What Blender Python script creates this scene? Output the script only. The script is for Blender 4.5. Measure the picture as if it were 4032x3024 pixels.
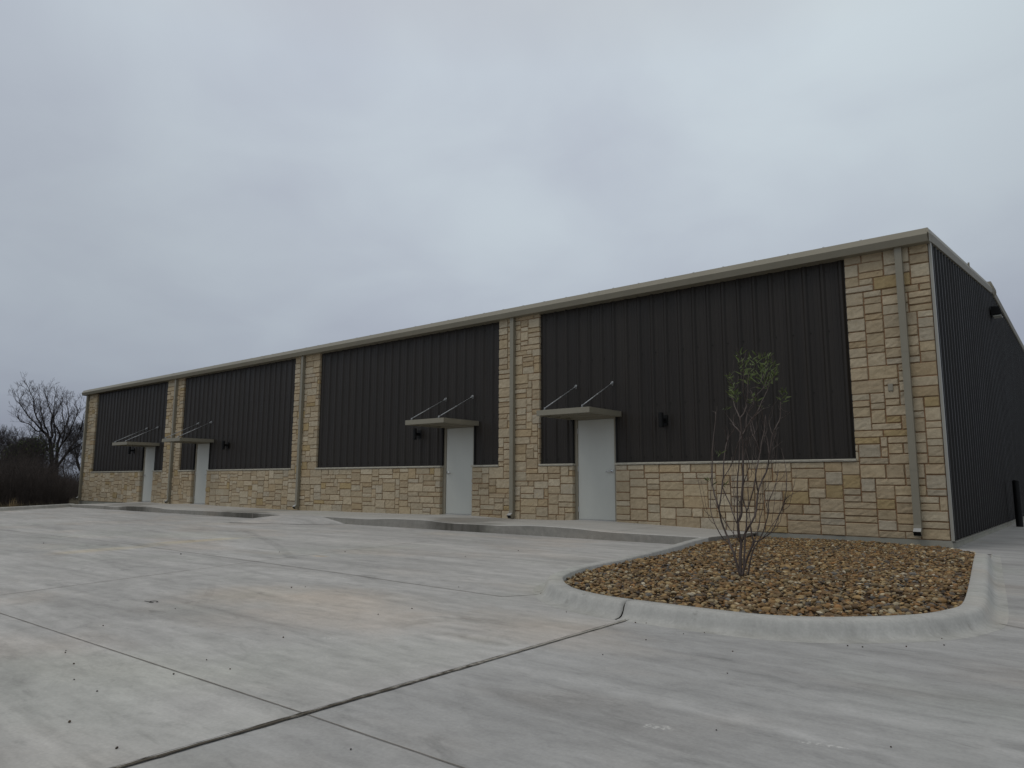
import bpy, math, random
import numpy as np
from mathutils import Vector, Matrix
random.seed(7); RNG = np.random.default_rng(7)
S = bpy.context.scene; COL = S.collection
for o in list(bpy.data.objects): bpy.data.objects.remove(o)

# ------------------------------------------------------------------ camera
CF, PITCH, ROLL, YAW = 2813.9, 0.1376, 0.0038, 0.6826
CP = Vector((1.8224, -12.9108, 0.774))
fw = Vector((-math.sin(YAW)*math.cos(PITCH), math.cos(YAW)*math.cos(PITCH), math.sin(PITCH)))
r_ = Vector((math.cos(YAW), math.sin(YAW), 0)); u_ = r_.cross(fw)
r2 = r_*math.cos(ROLL)+u_*math.sin(ROLL); u2 = -r_*math.sin(ROLL)+u_*math.cos(ROLL)
cd = bpy.data.cameras.new('camera'); cam = bpy.data.objects.new('camera', cd); COL.objects.link(cam)
cd.sensor_width = 36; cd.lens = CF/4032*36; cd.clip_end = 3000; cd.clip_start = .05
Mx = Matrix((r2, u2, -fw)).transposed().to_4x4(); Mx.translation = CP; cam.matrix_world = Mx
S.camera = cam
def ray(x, y): return fw+r2*((x-2016)/CF)-u2*((y-1512)/CF)
def onz(x, y, z): d = ray(x, y); return CP+d*((z-CP.z)/d.z)
def onY(x, y, Y): d = ray(x, y); return CP+d*((Y-CP.y)/d.y)

# ------------------------------------------------------------------ sky, sun, exposure
SUN_EL, SUN_AZ = math.radians(58), math.radians(205)      # azimuth clockwise from +Y
w = bpy.data.worlds.new('World'); S.world = w; w.use_nodes = True
nt = w.node_tree; nt.nodes.clear()
def N(t, **k):
    n = nt.nodes.new(t)
    for a, b in k.items(): setattr(n, a, b)
    return n
out = N('ShaderNodeOutputWorld'); bg = N('ShaderNodeBackground'); bg.inputs[1].default_value = .1
sky = N('ShaderNodeTexSky'); sky.sky_type = 'NISHITA'; sky.sun_disc = False
sky.sun_elevation = SUN_EL; sky.sun_rotation = SUN_AZ; sky.air_density = 1.0; sky.dust_density = 2.0
tc = N('ShaderNodeTexCoord'); sep = N('ShaderNodeSeparateXYZ'); nt.links.new(tc.outputs['Generated'], sep.inputs[0])
# cloud deck: direction projected on a flat layer, so that clouds shrink towards the horizon
zz = N('ShaderNodeMath', operation='ADD'); nt.links.new(sep.outputs[2], zz.inputs[0]); zz.inputs[1].default_value = .35
dv = N('ShaderNodeVectorMath', operation='DIVIDE'); cmb = N('ShaderNodeCombineXYZ')
for i in range(3): nt.links.new(zz.outputs[0], cmb.inputs[i])
nt.links.new(tc.outputs['Generated'], dv.inputs[0]); nt.links.new(cmb.outputs[0], dv.inputs[1])
n1 = N('ShaderNodeTexNoise'); n1.inputs['Scale'].default_value = 1.15; n1.inputs['Detail'].default_value = 4; n1.inputs['Roughness'].default_value = .45
n2 = N('ShaderNodeTexNoise'); n2.inputs['Scale'].default_value = 3.4; n2.inputs['Detail'].default_value = 5; n2.inputs['Roughness'].default_value = .5; n2.inputs['Distortion'].default_value = .4
for n in (n1, n2): nt.links.new(dv.outputs[0], n.inputs['Vector'])
mA = N('ShaderNodeMath', operation='MULTIPLY_ADD'); nt.links.new(n2.outputs[0], mA.inputs[0]); mA.inputs[1].default_value = .42
nt.links.new(n1.outputs[0], mA.inputs[2])
rp = N('ShaderNodeValToRGB'); nt.links.new(mA.outputs[0], rp.inputs[0])
rp.color_ramp.elements[0].position = .52; rp.color_ramp.elements[0].color = (.93, .92, .95, 1)
rp.color_ramp.elements[1].position = .86; rp.color_ramp.elements[1].color = (1.13, 1.145, 1.12, 1)
# elevation gradient of an overcast sky (darker horizon, bright zenith)
gr = N('ShaderNodeValToRGB'); nt.links.new(sep.outputs[2], gr.inputs[0])
E_ = gr.color_ramp.elements
E_[0].position = 0.0; E_[0].color = (.29, .325, .395, 1)
E_[1].position = .16; E_[1].color = (.38, .415, .485, 1)
for p, c in ((.3, (.45, .495, .555, 1)), (.52, (.52, .575, .63, 1)), (.8, (.50, .50, .49, 1)), (1., (.52, .50, .47, 1))):
    e = E_.new(p); e.color = c
# brighter around the sun behind the cloud deck
sd = N('ShaderNodeVectorMath', operation='DOT_PRODUCT'); nt.links.new(tc.outputs['Generated'], sd.inputs[0])
SD = Vector((math.sin(SUN_AZ)*math.cos(SUN_EL), math.cos(SUN_AZ)*math.cos(SUN_EL), math.sin(SUN_EL)))
sd.inputs[1].default_value = SD
sr = N('ShaderNodeMapRange'); nt.links.new(sd.outputs['Value'], sr.inputs[0])
sr.inputs[1].default_value = .2; sr.inputs[2].default_value = 1; sr.inputs[3].default_value = 1.0; sr.inputs[4].default_value = 1.25; sr.interpolation_type = 'SMOOTHSTEP'
def vmul(a, b, scl=None):
    n = N('ShaderNodeVectorMath', operation='SCALE' if scl is not None else 'MULTIPLY'); nt.links.new(a, n.inputs[0])
    if scl is None: nt.links.new(b, n.inputs[1])
    elif isinstance(scl, float): n.inputs['Scale'].default_value = scl
    else: nt.links.new(scl, n.inputs['Scale'])
    return n.outputs[0]
lb = N('ShaderNodeVectorMath', operation='DOT_PRODUCT'); nt.links.new(tc.outputs['Generated'], lb.inputs[0]); lb.inputs[1].default_value = (-.455, .71, .54)
lr = N('ShaderNodeMapRange'); nt.links.new(lb.outputs['Value'], lr.inputs[0]); lr.interpolation_type = 'SMOOTHSTEP'
for i_, v_ in enumerate((.76, 1., .94, 1.13)): lr.inputs[i_+1].default_value = v_
c = vmul(gr.outputs[0], rp.outputs[0]); c = vmul(c, None, lr.outputs[0]); c = vmul(c, None, sr.outputs[0]); c = vmul(c, None, 10.0)
mx = N('ShaderNodeMix', data_type='RGBA'); mx.inputs[0].default_value = .95
nt.links.new(sky.outputs[0], mx.inputs[6]); nt.links.new(c, mx.inputs[7])
nt.links.new(mx.outputs[2], bg.inputs[0]); nt.links.new(bg.outputs[0], out.inputs[0])
ld = bpy.data.lights.new('sun', 'SUN'); ld.energy = .5; ld.angle = math.radians(22); ld.color = (1, .97, .92)
sun = bpy.data.objects.new('sun', ld); COL.objects.link(sun); sun.rotation_euler = (-SD).to_track_quat('-Z', 'Y').to_euler()
S.view_settings.view_transform = 'Standard'; S.view_settings.look = 'None'
S.view_settings.exposure = -0.1; S.view_settings.gamma = 1
S.render.engine = 'CYCLES'; S.cycles.max_bounces = 6

# ------------------------------------------------------------------ material helper
class Mat:
    def __init__(s, name, rough=.7, metal=0., spec=.5):
        s.m = bpy.data.materials.new(name); s.m.use_nodes = True; s.t = s.m.node_tree
        s.b = s.t.nodes['Principled BSDF']; s.b.inputs['Roughness'].default_value = rough
        s.b.inputs['Metallic'].default_value = metal; s.b.inputs['Specular IOR Level'].default_value = spec
        s.pos = s.n('ShaderNodeNewGeometry').outputs['Position']
    def n(s, t, **k):
        n = s.t.nodes.new(t)
        for a, b in k.items(): setattr(n, a, b)
        return n
    def L(s, a, b): s.t.links.new(a, b)
    def set(s, inp, v):
        if isinstance(v, (int, float)): inp.default_value = v
        elif isinstance(v, tuple): inp.default_value = v if len(v) == 4 or inp.type == 'VECTOR' else (*v, 1)
        else: s.L(v, inp)
    def math(s, op, a, b=0., c_=0., clamp=False):
        n = s.n('ShaderNodeMath', operation=op, use_clamp=clamp)
        s.set(n.inputs[0], a); s.set(n.inputs[1], b); s.set(n.inputs[2], c_); return n.outputs[0]
    def scale(s, v, vec, rot=(0, 0, 0)):
        n = s.n('ShaderNodeMapping'); s.L(v, n.inputs[0]); n.inputs['Scale'].default_value = vec; n.inputs['Rotation'].default_value = rot; return n.outputs[0]
    def noise(s, vec, sc=1., det=4, rough=.55, dist=0., out=0):
        n = s.n('ShaderNodeTexNoise'); s.L(vec, n.inputs['Vector']); n.inputs['Scale'].default_value = sc
        n.inputs['Detail'].default_value = det; n.inputs['Roughness'].default_value = rough; n.inputs['Distortion'].default_value = dist
        return n.outputs[out]
    def ramp(s, f, *st):
        n = s.n('ShaderNodeValToRGB'); s.L(f, n.inputs[0]); e = n.color_ramp.elements
        for i, (p, c) in enumerate(st):
            c = (c, c, c) if isinstance(c, (int, float)) else c
            q = e[i] if i < 2 else e.new(p)
            q.position = p; q.color = (*c, 1)
        return n.outputs[0]
    def rng(s, f, a, b, c=0., d=1.):
        n = s.n('ShaderNodeMapRange'); n.interpolation_type = 'SMOOTHSTEP'; s.L(f, n.inputs[0])
        for i, v in enumerate((a, b, c, d)): n.inputs[i+1].default_value = v
        return n.outputs[0]
    def mix(s, f, a, b, mode='MIX'):
        n = s.n('ShaderNodeMix', data_type='RGBA', blend_type=mode); s.set(n.inputs[0], f); s.set(n.inputs[6], a); s.set(n.inputs[7], b); return n.outputs[2]
    def attr(s, name):
        n = s.n('ShaderNodeAttribute'); n.attribute_name = name; return n.outputs[0]
    def xyz(s, v=None):
        n = s.n('ShaderNodeSeparateXYZ'); s.L(v or s.pos, n.inputs[0]); return n.outputs
    def bump(s, h, st=.3, dist=.01, prev=None):
        n = s.n('ShaderNodeBump'); s.L(h, n.inputs['Height']); n.inputs['Strength'].default_value = st; n.inputs['Distance'].default_value = dist
        if prev: s.L(prev, n.inputs['Normal'])
        s.L(n.outputs[0], s.b.inputs['Normal']); return n.outputs[0]
    def col(s, c): s.set(s.b.inputs['Base Color'], c); return s
    def blob(s, cx, cy, rx, ry, soft=.6, rot=0., wob=.35, wsc=None):
        wsc = wsc or max(1.2, .55/min(rx, ry))
        """ragged stain mask round a place in the world"""
        q = s.n('ShaderNodeMapping'); q.vector_type = 'TEXTURE'; s.L(s.pos, q.inputs[0])
        q.inputs['Location'].default_value = (cx, cy, 0); q.inputs['Rotation'].default_value = (0, 0, rot); q.inputs['Scale'].default_value = (rx, ry, 1e4)
        l = s.n('ShaderNodeVectorMath', operation='LENGTH'); s.L(q.outputs[0], l.inputs[0])
        d = s.math('ADD', l.outputs['Value'], s.math('MULTIPLY', s.math('SUBTRACT', s.noise(s.pos, wsc, 4, .6), .5), wob*4))
        return s.rng(d, 1., 1.-soft, 0., 1.)

def concrete(name, base=(.40, .395, .38), streak=True, lot=False, amp=1.):
    M = Mat(name, .85, spec=.25)
    p = M.pos
    big = M.noise(M.scale(p, (.28, .6, .6)), 1., 4, .6, .3)
    st = M.noise(M.scale(p, (.55, 3.2, 2.), (0, 0, .12)), 1., 5, .62, .6)
    st2 = M.noise(M.scale(p, (1.6, 13., 8.), (0, 0, .06)), 1., 4, .6)
    fine = M.noise(p, 60., 3, .6)
    mid = M.noise(p, 7., 6, .65)
    c = M.mix(1., base, M.ramp(big, (.3, 1-.12*amp), (.7, 1+.10*amp)), 'MULTIPLY')
    c = M.mix(1., c, M.ramp(st, (.28, 1-.20*amp), (.5, 1.), (.72, 1+.17*amp)), 'MULTIPLY')
    c = M.mix(1., c, M.ramp(st2, (.3, 1-.06*amp), (.7, 1.05)), 'MULTIPLY')
    c = M.mix(1., c, M.ramp(fine, (.3, .93), (.7, 1.06)), 'MULTIPLY')
    c = M.mix(1., c, M.ramp(mid, (.3, .95), (.7, 1.04)), 'MULTIPLY')
    warm = M.noise(M.scale(p, (.4, .7, 1)), 1.3, 3, .5)
    c = M.mix(M.rng(warm, .5, .72, 0, .55), c, M.mix(1., c, (1.07, .985, .91), 'MULTIPLY'))
    gre = M.noise(M.scale(p, (.5, .5, 1), (0, 0, 1.)), .9, 3, .5)
    c = M.mix(M.rng(gre, .52, .7, 0, .6), c, M.mix(1., c, (.97, 1.0, .96), 'MULTIPLY'))
    M.bump(M.math('ADD', M.noise(M.scale(p, (25., 220., 100.)), 1., 2), M.math('MULTIPLY', fine, .8)), .25, .002)
    return M, c

# ---- concrete of the parking lot with its own stains
M, c = concrete('lot_concrete', (.435, .424, .406))
p = M.pos
# blotchy dark drying marks
bl = M.noise(M.scale(p, (1.1, 2.8, 1), (0, 0, .25)), 1.3, 5, .68, .9)
c = M.mix(M.rng(bl, .57, .70, 0, .5), c, M.mix(1., c, (.66, .665, .66), 'MULTIPLY'))
bl2 = M.noise(M.scale(p, (2.2, 6.5, 1), (0, 0, .1)), 1.5, 4, .6, .5)
c = M.mix(M.rng(bl2, .60, .73, 0, .42), c, M.mix(1., c, (.7, .7, .7), 'MULTIPLY'))
for (cx, cy, rx, ry, rot, f, k) in [(-1.3, -9.42, .42, .13, 0, .55, (.62, .60, .56)), (-2.7, -10.5, .3, .12, .4, .35, (.7, .7, .68)),
        (-9.4, -8.4, .35, 1.1, .2, .5, (1.16, 1.05, .78)), (-9.9, -6.7, .35, 1.3, .1, .55, (1.22, 1.1, .80)), (-6.29, -6.97, .22, .1, 0, .6, (1.1, .88, .62)),
        (-4.0, -9.3, 1.1, .8, .3, .45, (1.05, .96, .87)), (-3.1, -9.1, 1.6, .9, .2, .45, (1.06, .97, .87)), (-1.4, -8.7, .9, .5, .2, .4, (1.08, .98, .87)),
        (-6.9, -5.2, 2.6, .9, 0, .55, (1.16, 1.15, 1.13)), (-11, -6.3, 2.4, .8, .1, .45, (1.14, 1.13, 1.1)), (-7.9, -8.4, .8, 1.6, .4, .4, (.8, .8, .8)),
        (-13.5, -6.9, 3.5, .5, 0, .5, (.8, .8, .8)), (-16.5, -4.6, 5., .5, 0, .4, (.82, .82, .82)), (-9, -4.0, 4., .35, .05, .4, (.8, .8, .8)),
        (.8, -9.4, 1.6, .35, .3, .3, (1.14, 1.15, 1.15)), (.1, -8.9, .5, .25, .2, .35, (.84, .84, .84)), (-2.4, -11.2, 1.2, .5, .3, .35, (1.08, 1.08, 1.0)),
        (-3.6, -10.2, .8, .35, .3, .4, (.83, .83, .82)), (-12.2, -5.1, 2.8, .28, .04, .42, (.76, .76, .76)), (-7.4, -3.2, 2.4, .22, .05, .35, (.78, .78, .78))]:
    c = M.mix(M.math('MULTIPLY', M.blob(cx, cy, rx, ry, .8, rot), f), c, M.mix(1., c, k, 'MULTIPLY'))
mt = M.noise(M.scale(p, (3.5, 6., 1), (0, 0, .4)), 1.6, 6, .7, .4)
c = M.mix(1., c, M.ramp(mt, (.3, .86), (.52, 1.), (.72, 1.08)), 'MULTIPLY')
pt = M.noise(p, 26., 4, .6)
c = M.mix(M.rng(pt, .66, .74, 0, .22), c, M.mix(1., c, (.7, .69, .67), 'MULTIPLY'))
# slabs poured at different times differ slightly: the strip nearer than the wide joint and the far-left one
X, Y, Z = M.xyz()
near = M.rng(X, -.875, -.865, 0, 1)
c = M.mix(near, c, M.mix(1., c, (.86, .87, .885), 'MULTIPLY'))
lf = M.math('MULTIPLY', M.rng(X, -9.6, -9.7, 0, 1), M.rng(Y, -7.9, -8.0, 0, 1))
c = M.mix(M.math('MULTIPLY', lf, .7), c, M.mix(1., c, (.86, .865, .86), 'MULTIPLY'))
# faint tyre arcs
def arc(c, pts, half, k, f, a0=None):
    (x1, y1), (x2, y2), (x3, y3) = [tuple(onz(px, py, ZLOT))[:2] for px, py in pts]
    D_ = 2*(x1*(y2-y3)+x2*(y3-y1)+x3*(y1-y2)); s1, s2, s3 = x1*x1+y1*y1, x2*x2+y2*y2, x3*x3+y3*y3
    ux = (s1*(y2-y3)+s2*(y3-y1)+s3*(y1-y2))/D_; uy = (s1*(x3-x2)+s2*(x1-x3)+s3*(x2-x1))/D_; R_ = math.hypot(x1-ux, y1-uy)
    d = M.n('ShaderNodeVectorMath', operation='DISTANCE'); M.L(M.scale(M.pos, (1, 1, 0)), d.inputs[0]); d.inputs[1].default_value = (ux, uy, 0)
    e = M.math('ABSOLUTE', M.math('SUBTRACT', d.outputs['Value'], R_))
    mk = M.math('MULTIPLY', M.rng(e, half, half*.5, 0, 1), M.blob(x2, y2, math.hypot(x3-x1, y3-y1)*.62, math.hypot(x3-x1, y3-y1)*.62, .5))
    mk = M.math('MULTIPLY', mk, M.rng(M.noise(M.pos, 11., 4, .7), .35, .6, .35, 1.))
    return M.mix(M.math('MULTIPLY', mk, f), c, M.mix(1., c, k, 'MULTIPLY'))
ZLOT = -.2
c = arc(c, [(881, 2069), (1057, 2130), (1111, 2164)], .09, (.7, .7, .7), .6)
c = arc(c, [(830, 2290), (825, 2335), (780, 2385)], .05, (.75, .75, .75), .5)
c = arc(c, [(1500, 2500), (1800, 2440), (2050, 2520)], .10, (.74, .73, .71), .55)
c = arc(c, [(2500, 2740), (3000, 2690), (3600, 2760)], .10, (.8, .8, .8), .45)
c = arc(c, [(300, 2330), (1000, 2250), (1700, 2240)], .12, (.8, .8, .8), .5)
# pale scrape marks
for (cx, cy, rx, ry, rot) in [(.36, -10.17, .07, .035, .2), (.93, -9.95, .12, .02, .25), (-2.02, -10.0, .07, .03, .3), (-1.95, -8.95, .05, .02, 0)]:
    sc = M.math('MULTIPLY', M.blob(cx, cy, rx, ry, .5, rot, .6, 30.), M.rng(M.noise(p, 55., 3, .6), .45, .6, 0, .5))
    c = M.mix(sc, c, (.72, .71, .68))
M.col(c); LOT = M.m
M, c = concrete('walk_concrete', (.45, .435, .405), amp=.6)
X, Y, Z = M.xyz()
for (cx, cy, rx, ry, f) in [(-8.9, -1.2, 1.0, 1.4, .75), (-8.0, -1.9, .9, .4, .6), (-17.6, -1.0, 1.3, 1.6, .6), (-16.6, -1.9, 1.2, .5, .7), (-25.5, -1.2, 1.4, 1.1, .6), (-23.3, -2.1, 1.4, .4, .8), (-15.9, -2.1, 1.0, .4, .5)]:
    c = M.mix(M.math('MULTIPLY', M.blob(cx, cy, rx, ry, .5), f), c, M.mix(1., c, (.50, .49, .47), 'MULTIPLY'))
# steep kerb face gets a darker, mottled colour than the flat top
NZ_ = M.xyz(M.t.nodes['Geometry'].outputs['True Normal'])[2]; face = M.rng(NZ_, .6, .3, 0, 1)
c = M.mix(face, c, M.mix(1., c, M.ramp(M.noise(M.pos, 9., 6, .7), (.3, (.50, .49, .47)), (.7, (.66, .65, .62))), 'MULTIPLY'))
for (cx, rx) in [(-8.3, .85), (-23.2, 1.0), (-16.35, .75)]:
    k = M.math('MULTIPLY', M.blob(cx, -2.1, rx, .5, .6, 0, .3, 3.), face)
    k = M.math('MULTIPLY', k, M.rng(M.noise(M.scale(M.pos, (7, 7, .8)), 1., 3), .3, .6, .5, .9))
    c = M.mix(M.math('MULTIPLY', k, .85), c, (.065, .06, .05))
M.col(c); WALK = M.m
M, c = concrete('curb_concrete', (.43, .425, .40), amp=.6)
drip = M.noise(M.scale(M.pos, (16., 16., 1.2)), 1., 4, .6)
c = M.mix(1., c, M.ramp(drip, (.3, .9), (.5, 1.), (.7, 1.07)), 'MULTIPLY')
X, Y, Z = M.xyz()
c = M.mix(M.math('MULTIPLY', M.rng(Z, -.15, -.2, 0, .55), M.rng(M.noise(M.pos, 3., 4), .4, .65)), c, M.mix(1., c, (.7, .7, .68), 'MULTIPLY'))
sm = M.math('MULTIPLY', M.rng(M.noise(M.pos, 8., 5, .7), .62, .7), .5)
c = M.mix(sm, c, M.mix(1., c, (.62, .61, .58), 'MULTIPLY'))
M.col(c); CURB = M.m
M, c = concrete('foundation_concrete', (.27, .265, .23), amp=.8); M.col(c); FOUND = M.m
M, c = concrete('side_foundation_concrete', (.36, .345, .29), amp=.9); M.col(c); FOUND2 = M.m

def simple(name, base, rough, metal=0., spec=.5, var=.08, vs=3., bump=0., bs=40.):
    M = Mat(name, rough, metal, spec)
    n = M.noise(M.pos, vs, 5, .6)
    M.col(M.mix(1., base, M.ramp(n, (.3, 1-var), (.7, 1+var)), 'MULTIPLY'))
    if bump: M.bump(M.noise(M.pos, bs, 4), bump, .003)
    return M.m
TAN = simple('tan_painted_metal', (.225, .205, .155), .5, var=.04)
TRIM = simple('pale_trim_metal', (.30, .29, .25), .4, var=.05)
GALV = simple('galvanised_steel', (.36, .37, .38), .5, .6, var=.2, vs=30)
GALVCUT = simple('bare_metal_end', (.45, .45, .44), .5, .3, var=.1)
STEEL = simple('brushed_steel', (.5, .5, .5), .25, 1., var=.05)
BLACK = simple('black_powder_coat', (.006, .006, .006), .55, spec=.2, var=.1)
DARKGAP = simple('black_gap', (.006, .006, .006), .8, var=.1)
GLASS = simple('lamp_glass', (.5, .5, .45), .2, var=.02)
FRAME = simple('tan_frame_paint', (.26, .235, .18), .45, var=.05)
ROOF = simple('galvalume_roof', (.45, .46, .46), .4, .6, var=.08)
M = Mat('door_primer', .45, spec=.4)
c = M.mix(1., (.485, .49, .45), M.ramp(M.noise(M.scale(M.pos, (2, 2, .7)), 1., 4, .6), (.3, .95), (.7, 1.04)), 'MULTIPLY')
X, Y, Z = M.xyz()
c = M.mix(M.math('MULTIPLY', M.rng(M.noise(M.pos, 14., 5, .7), .66, .76), .5), c, (.30, .31, .29))
M.col(c); M.bump(M.noise(M.pos, 120., 2), .08, .001); DOOR = M.m

def panel_mat(name, base, rough):
    M = Mat(name, rough, 0., .30)
    st = M.noise(M.scale(M.pos, (9., 9., .25)), 1., 4, .6)
    dust = M.noise(M.scale(M.pos, (2.2, 2.2, .5)), 1., 5, .65)
    c = M.mix(1., base, M.ramp(st, (.3, .78), (.7, 1.25)), 'MULTIPLY')
    c = M.mix(M.rng(dust, .45, .75, 0, .25), c, (.036, .033, .030))
    M.col(c)
    M.L(M.ramp(dust, (.3, rough-.06), (.7, rough+.12)), M.b.inputs['Roughness'])
    M.bump(M.noise(M.scale(M.pos, (3, 3, .6)), 1., 2), .12, .01)
    return M.m
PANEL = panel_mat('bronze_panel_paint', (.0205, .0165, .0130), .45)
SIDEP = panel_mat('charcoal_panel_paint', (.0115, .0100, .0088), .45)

# stone: per-stone tint in attribute 'tint', quarry face in the bump
M = Mat('split_limestone', .9, spec=.25)
t = M.attr('tint'); p = M.pos
n1_ = M.noise(p, 9., 6, .65, .5); n2_ = M.noise(p, 38., 6, .7)
c = M.mix(1., t, M.ramp(n1_, (.25, (.82, .79, .75)), (.5, (1, 1, 1)), (.75, (1.07, 1.08, 1.08))), 'MULTIPLY')
c = M.mix(1., c, M.ramp(n2_, (.28, .86), (.6, 1.03)), 'MULTIPLY')
c = M.mix(M.rng(M.noise(p, 5.5, 4, .6, 1.), .62, .76, 0, .35), c, M.mix(1., c, (1.06, .90, .62), 'MULTIPLY'))
c = M.mix(M.rng(M.noise(M.scale(p, (1, 1, 1.6)), 4.2, 5, .6, 1.), .62, .7, 0, .35), c, M.mix(1., c, (.86, .87, .88), 'MULTIPLY'))
M.col(c)
chip = M.noise(M.scale(p, (1, 1, 1.5), (.3, .4, .5)), 16., 7, .72, .6)
M.bump(M.math('ADD', chip, M.math('MULTIPLY', n2_, .3)), .6, .018); STONE = M.m
M = Mat('brown_mortar', .95, spec=.1)
c = M.mix(M.noise(M.pos, 1.5, 4), (.25, .14, .075), (.31, .195, .115))
c = M.mix(1., c, M.ramp(M.noise(M.pos, 70., 3), (.3, .8), (.7, 1.15)), 'MULTIPLY'); M.col(c); M.bump(M.noise(M.pos, 90., 3), .4, .004); MORTAR = M.m
M = Mat('sill_limestone', .9, spec=.2)
c = M.mix(M.noise(M.pos, 6., 5), (.37, .345, .28), (.50, .47, .395)); M.col(M.mix(1., c, M.ramp(M.noise(M.pos, 60., 4), (.3, .85), (.7, 1.05)), 'MULTIPLY'))
M.bump(M.noise(M.pos, 22., 6, .7), .6, .012); SILL = M.m
M = Mat('river_pebble', .62, spec=.35)
t = M.attr('tint'); c = M.mix(1., t, M.ramp(M.noise(M.pos, 45., 5, .65, .6), (.28, .70), (.5, 1.), (.75, 1.35)), 'MULTIPLY'); M.col(c)
M.bump(M.noise(M.pos, 80., 4), .35, .004); PEB = M.m
SOIL = simple('gravel_bed_dirt', (.055, .032, .016), .95, var=.3, vs=20, bump=.4)
M = Mat('dry_field', .95, spec=.1)
c = M.mix(M.noise(M.pos, .35, 5), (.045, .036, .022), (.10, .085, .055)); c = M.mix(M.rng(M.noise(M.pos, 3., 5), .5, .7, 0, .6), c, (.14, .12, .08)); M.col(c); M.bump(M.noise(M.pos, 12., 5), .8, .05); FIELD = M.m
def bark(name, a, b, sc=20.):
    M = Mat(name, .9, spec=.2); M.col(M.mix(M.noise(M.scale(M.pos, (1, 1, .3)), sc, 4), a, b)); M.bump(M.noise(M.scale(M.pos, (1, 1, .25)), sc*4, 4), .4, .004); return M.m
BARK_S = bark('sapling_bark', (.060, .045, .038), (.16, .13, .118))
BARK_D = bark('dark_wet_bark', (.034, .029, .027), (.068, .060, .055), 3.)
BARK_F = bark('twig_bark', (.048, .042, .042), (.085, .076, .077), 2.)
BRUSH = bark('brush_twigs', (.022, .017, .0145), (.062, .050, .044), .5)
def leafm(name, a, b):
    M = Mat(name, .6, spec=.3); M.col(M.mix(M.noise(M.pos, 30., 3), a, b)); M.b.inputs['Transmission Weight'].default_value = 0; return M.m
LEAF = leafm('willow_leaf', (.045, .07, .014), (.14, .17, .06))
LEAF_T = leafm('young_leaf', (.05, .07, .02), (.09, .11, .04))
STRAW = leafm('dry_grass_blade', (.20, .14, .07), (.32, .24, .13))

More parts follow.
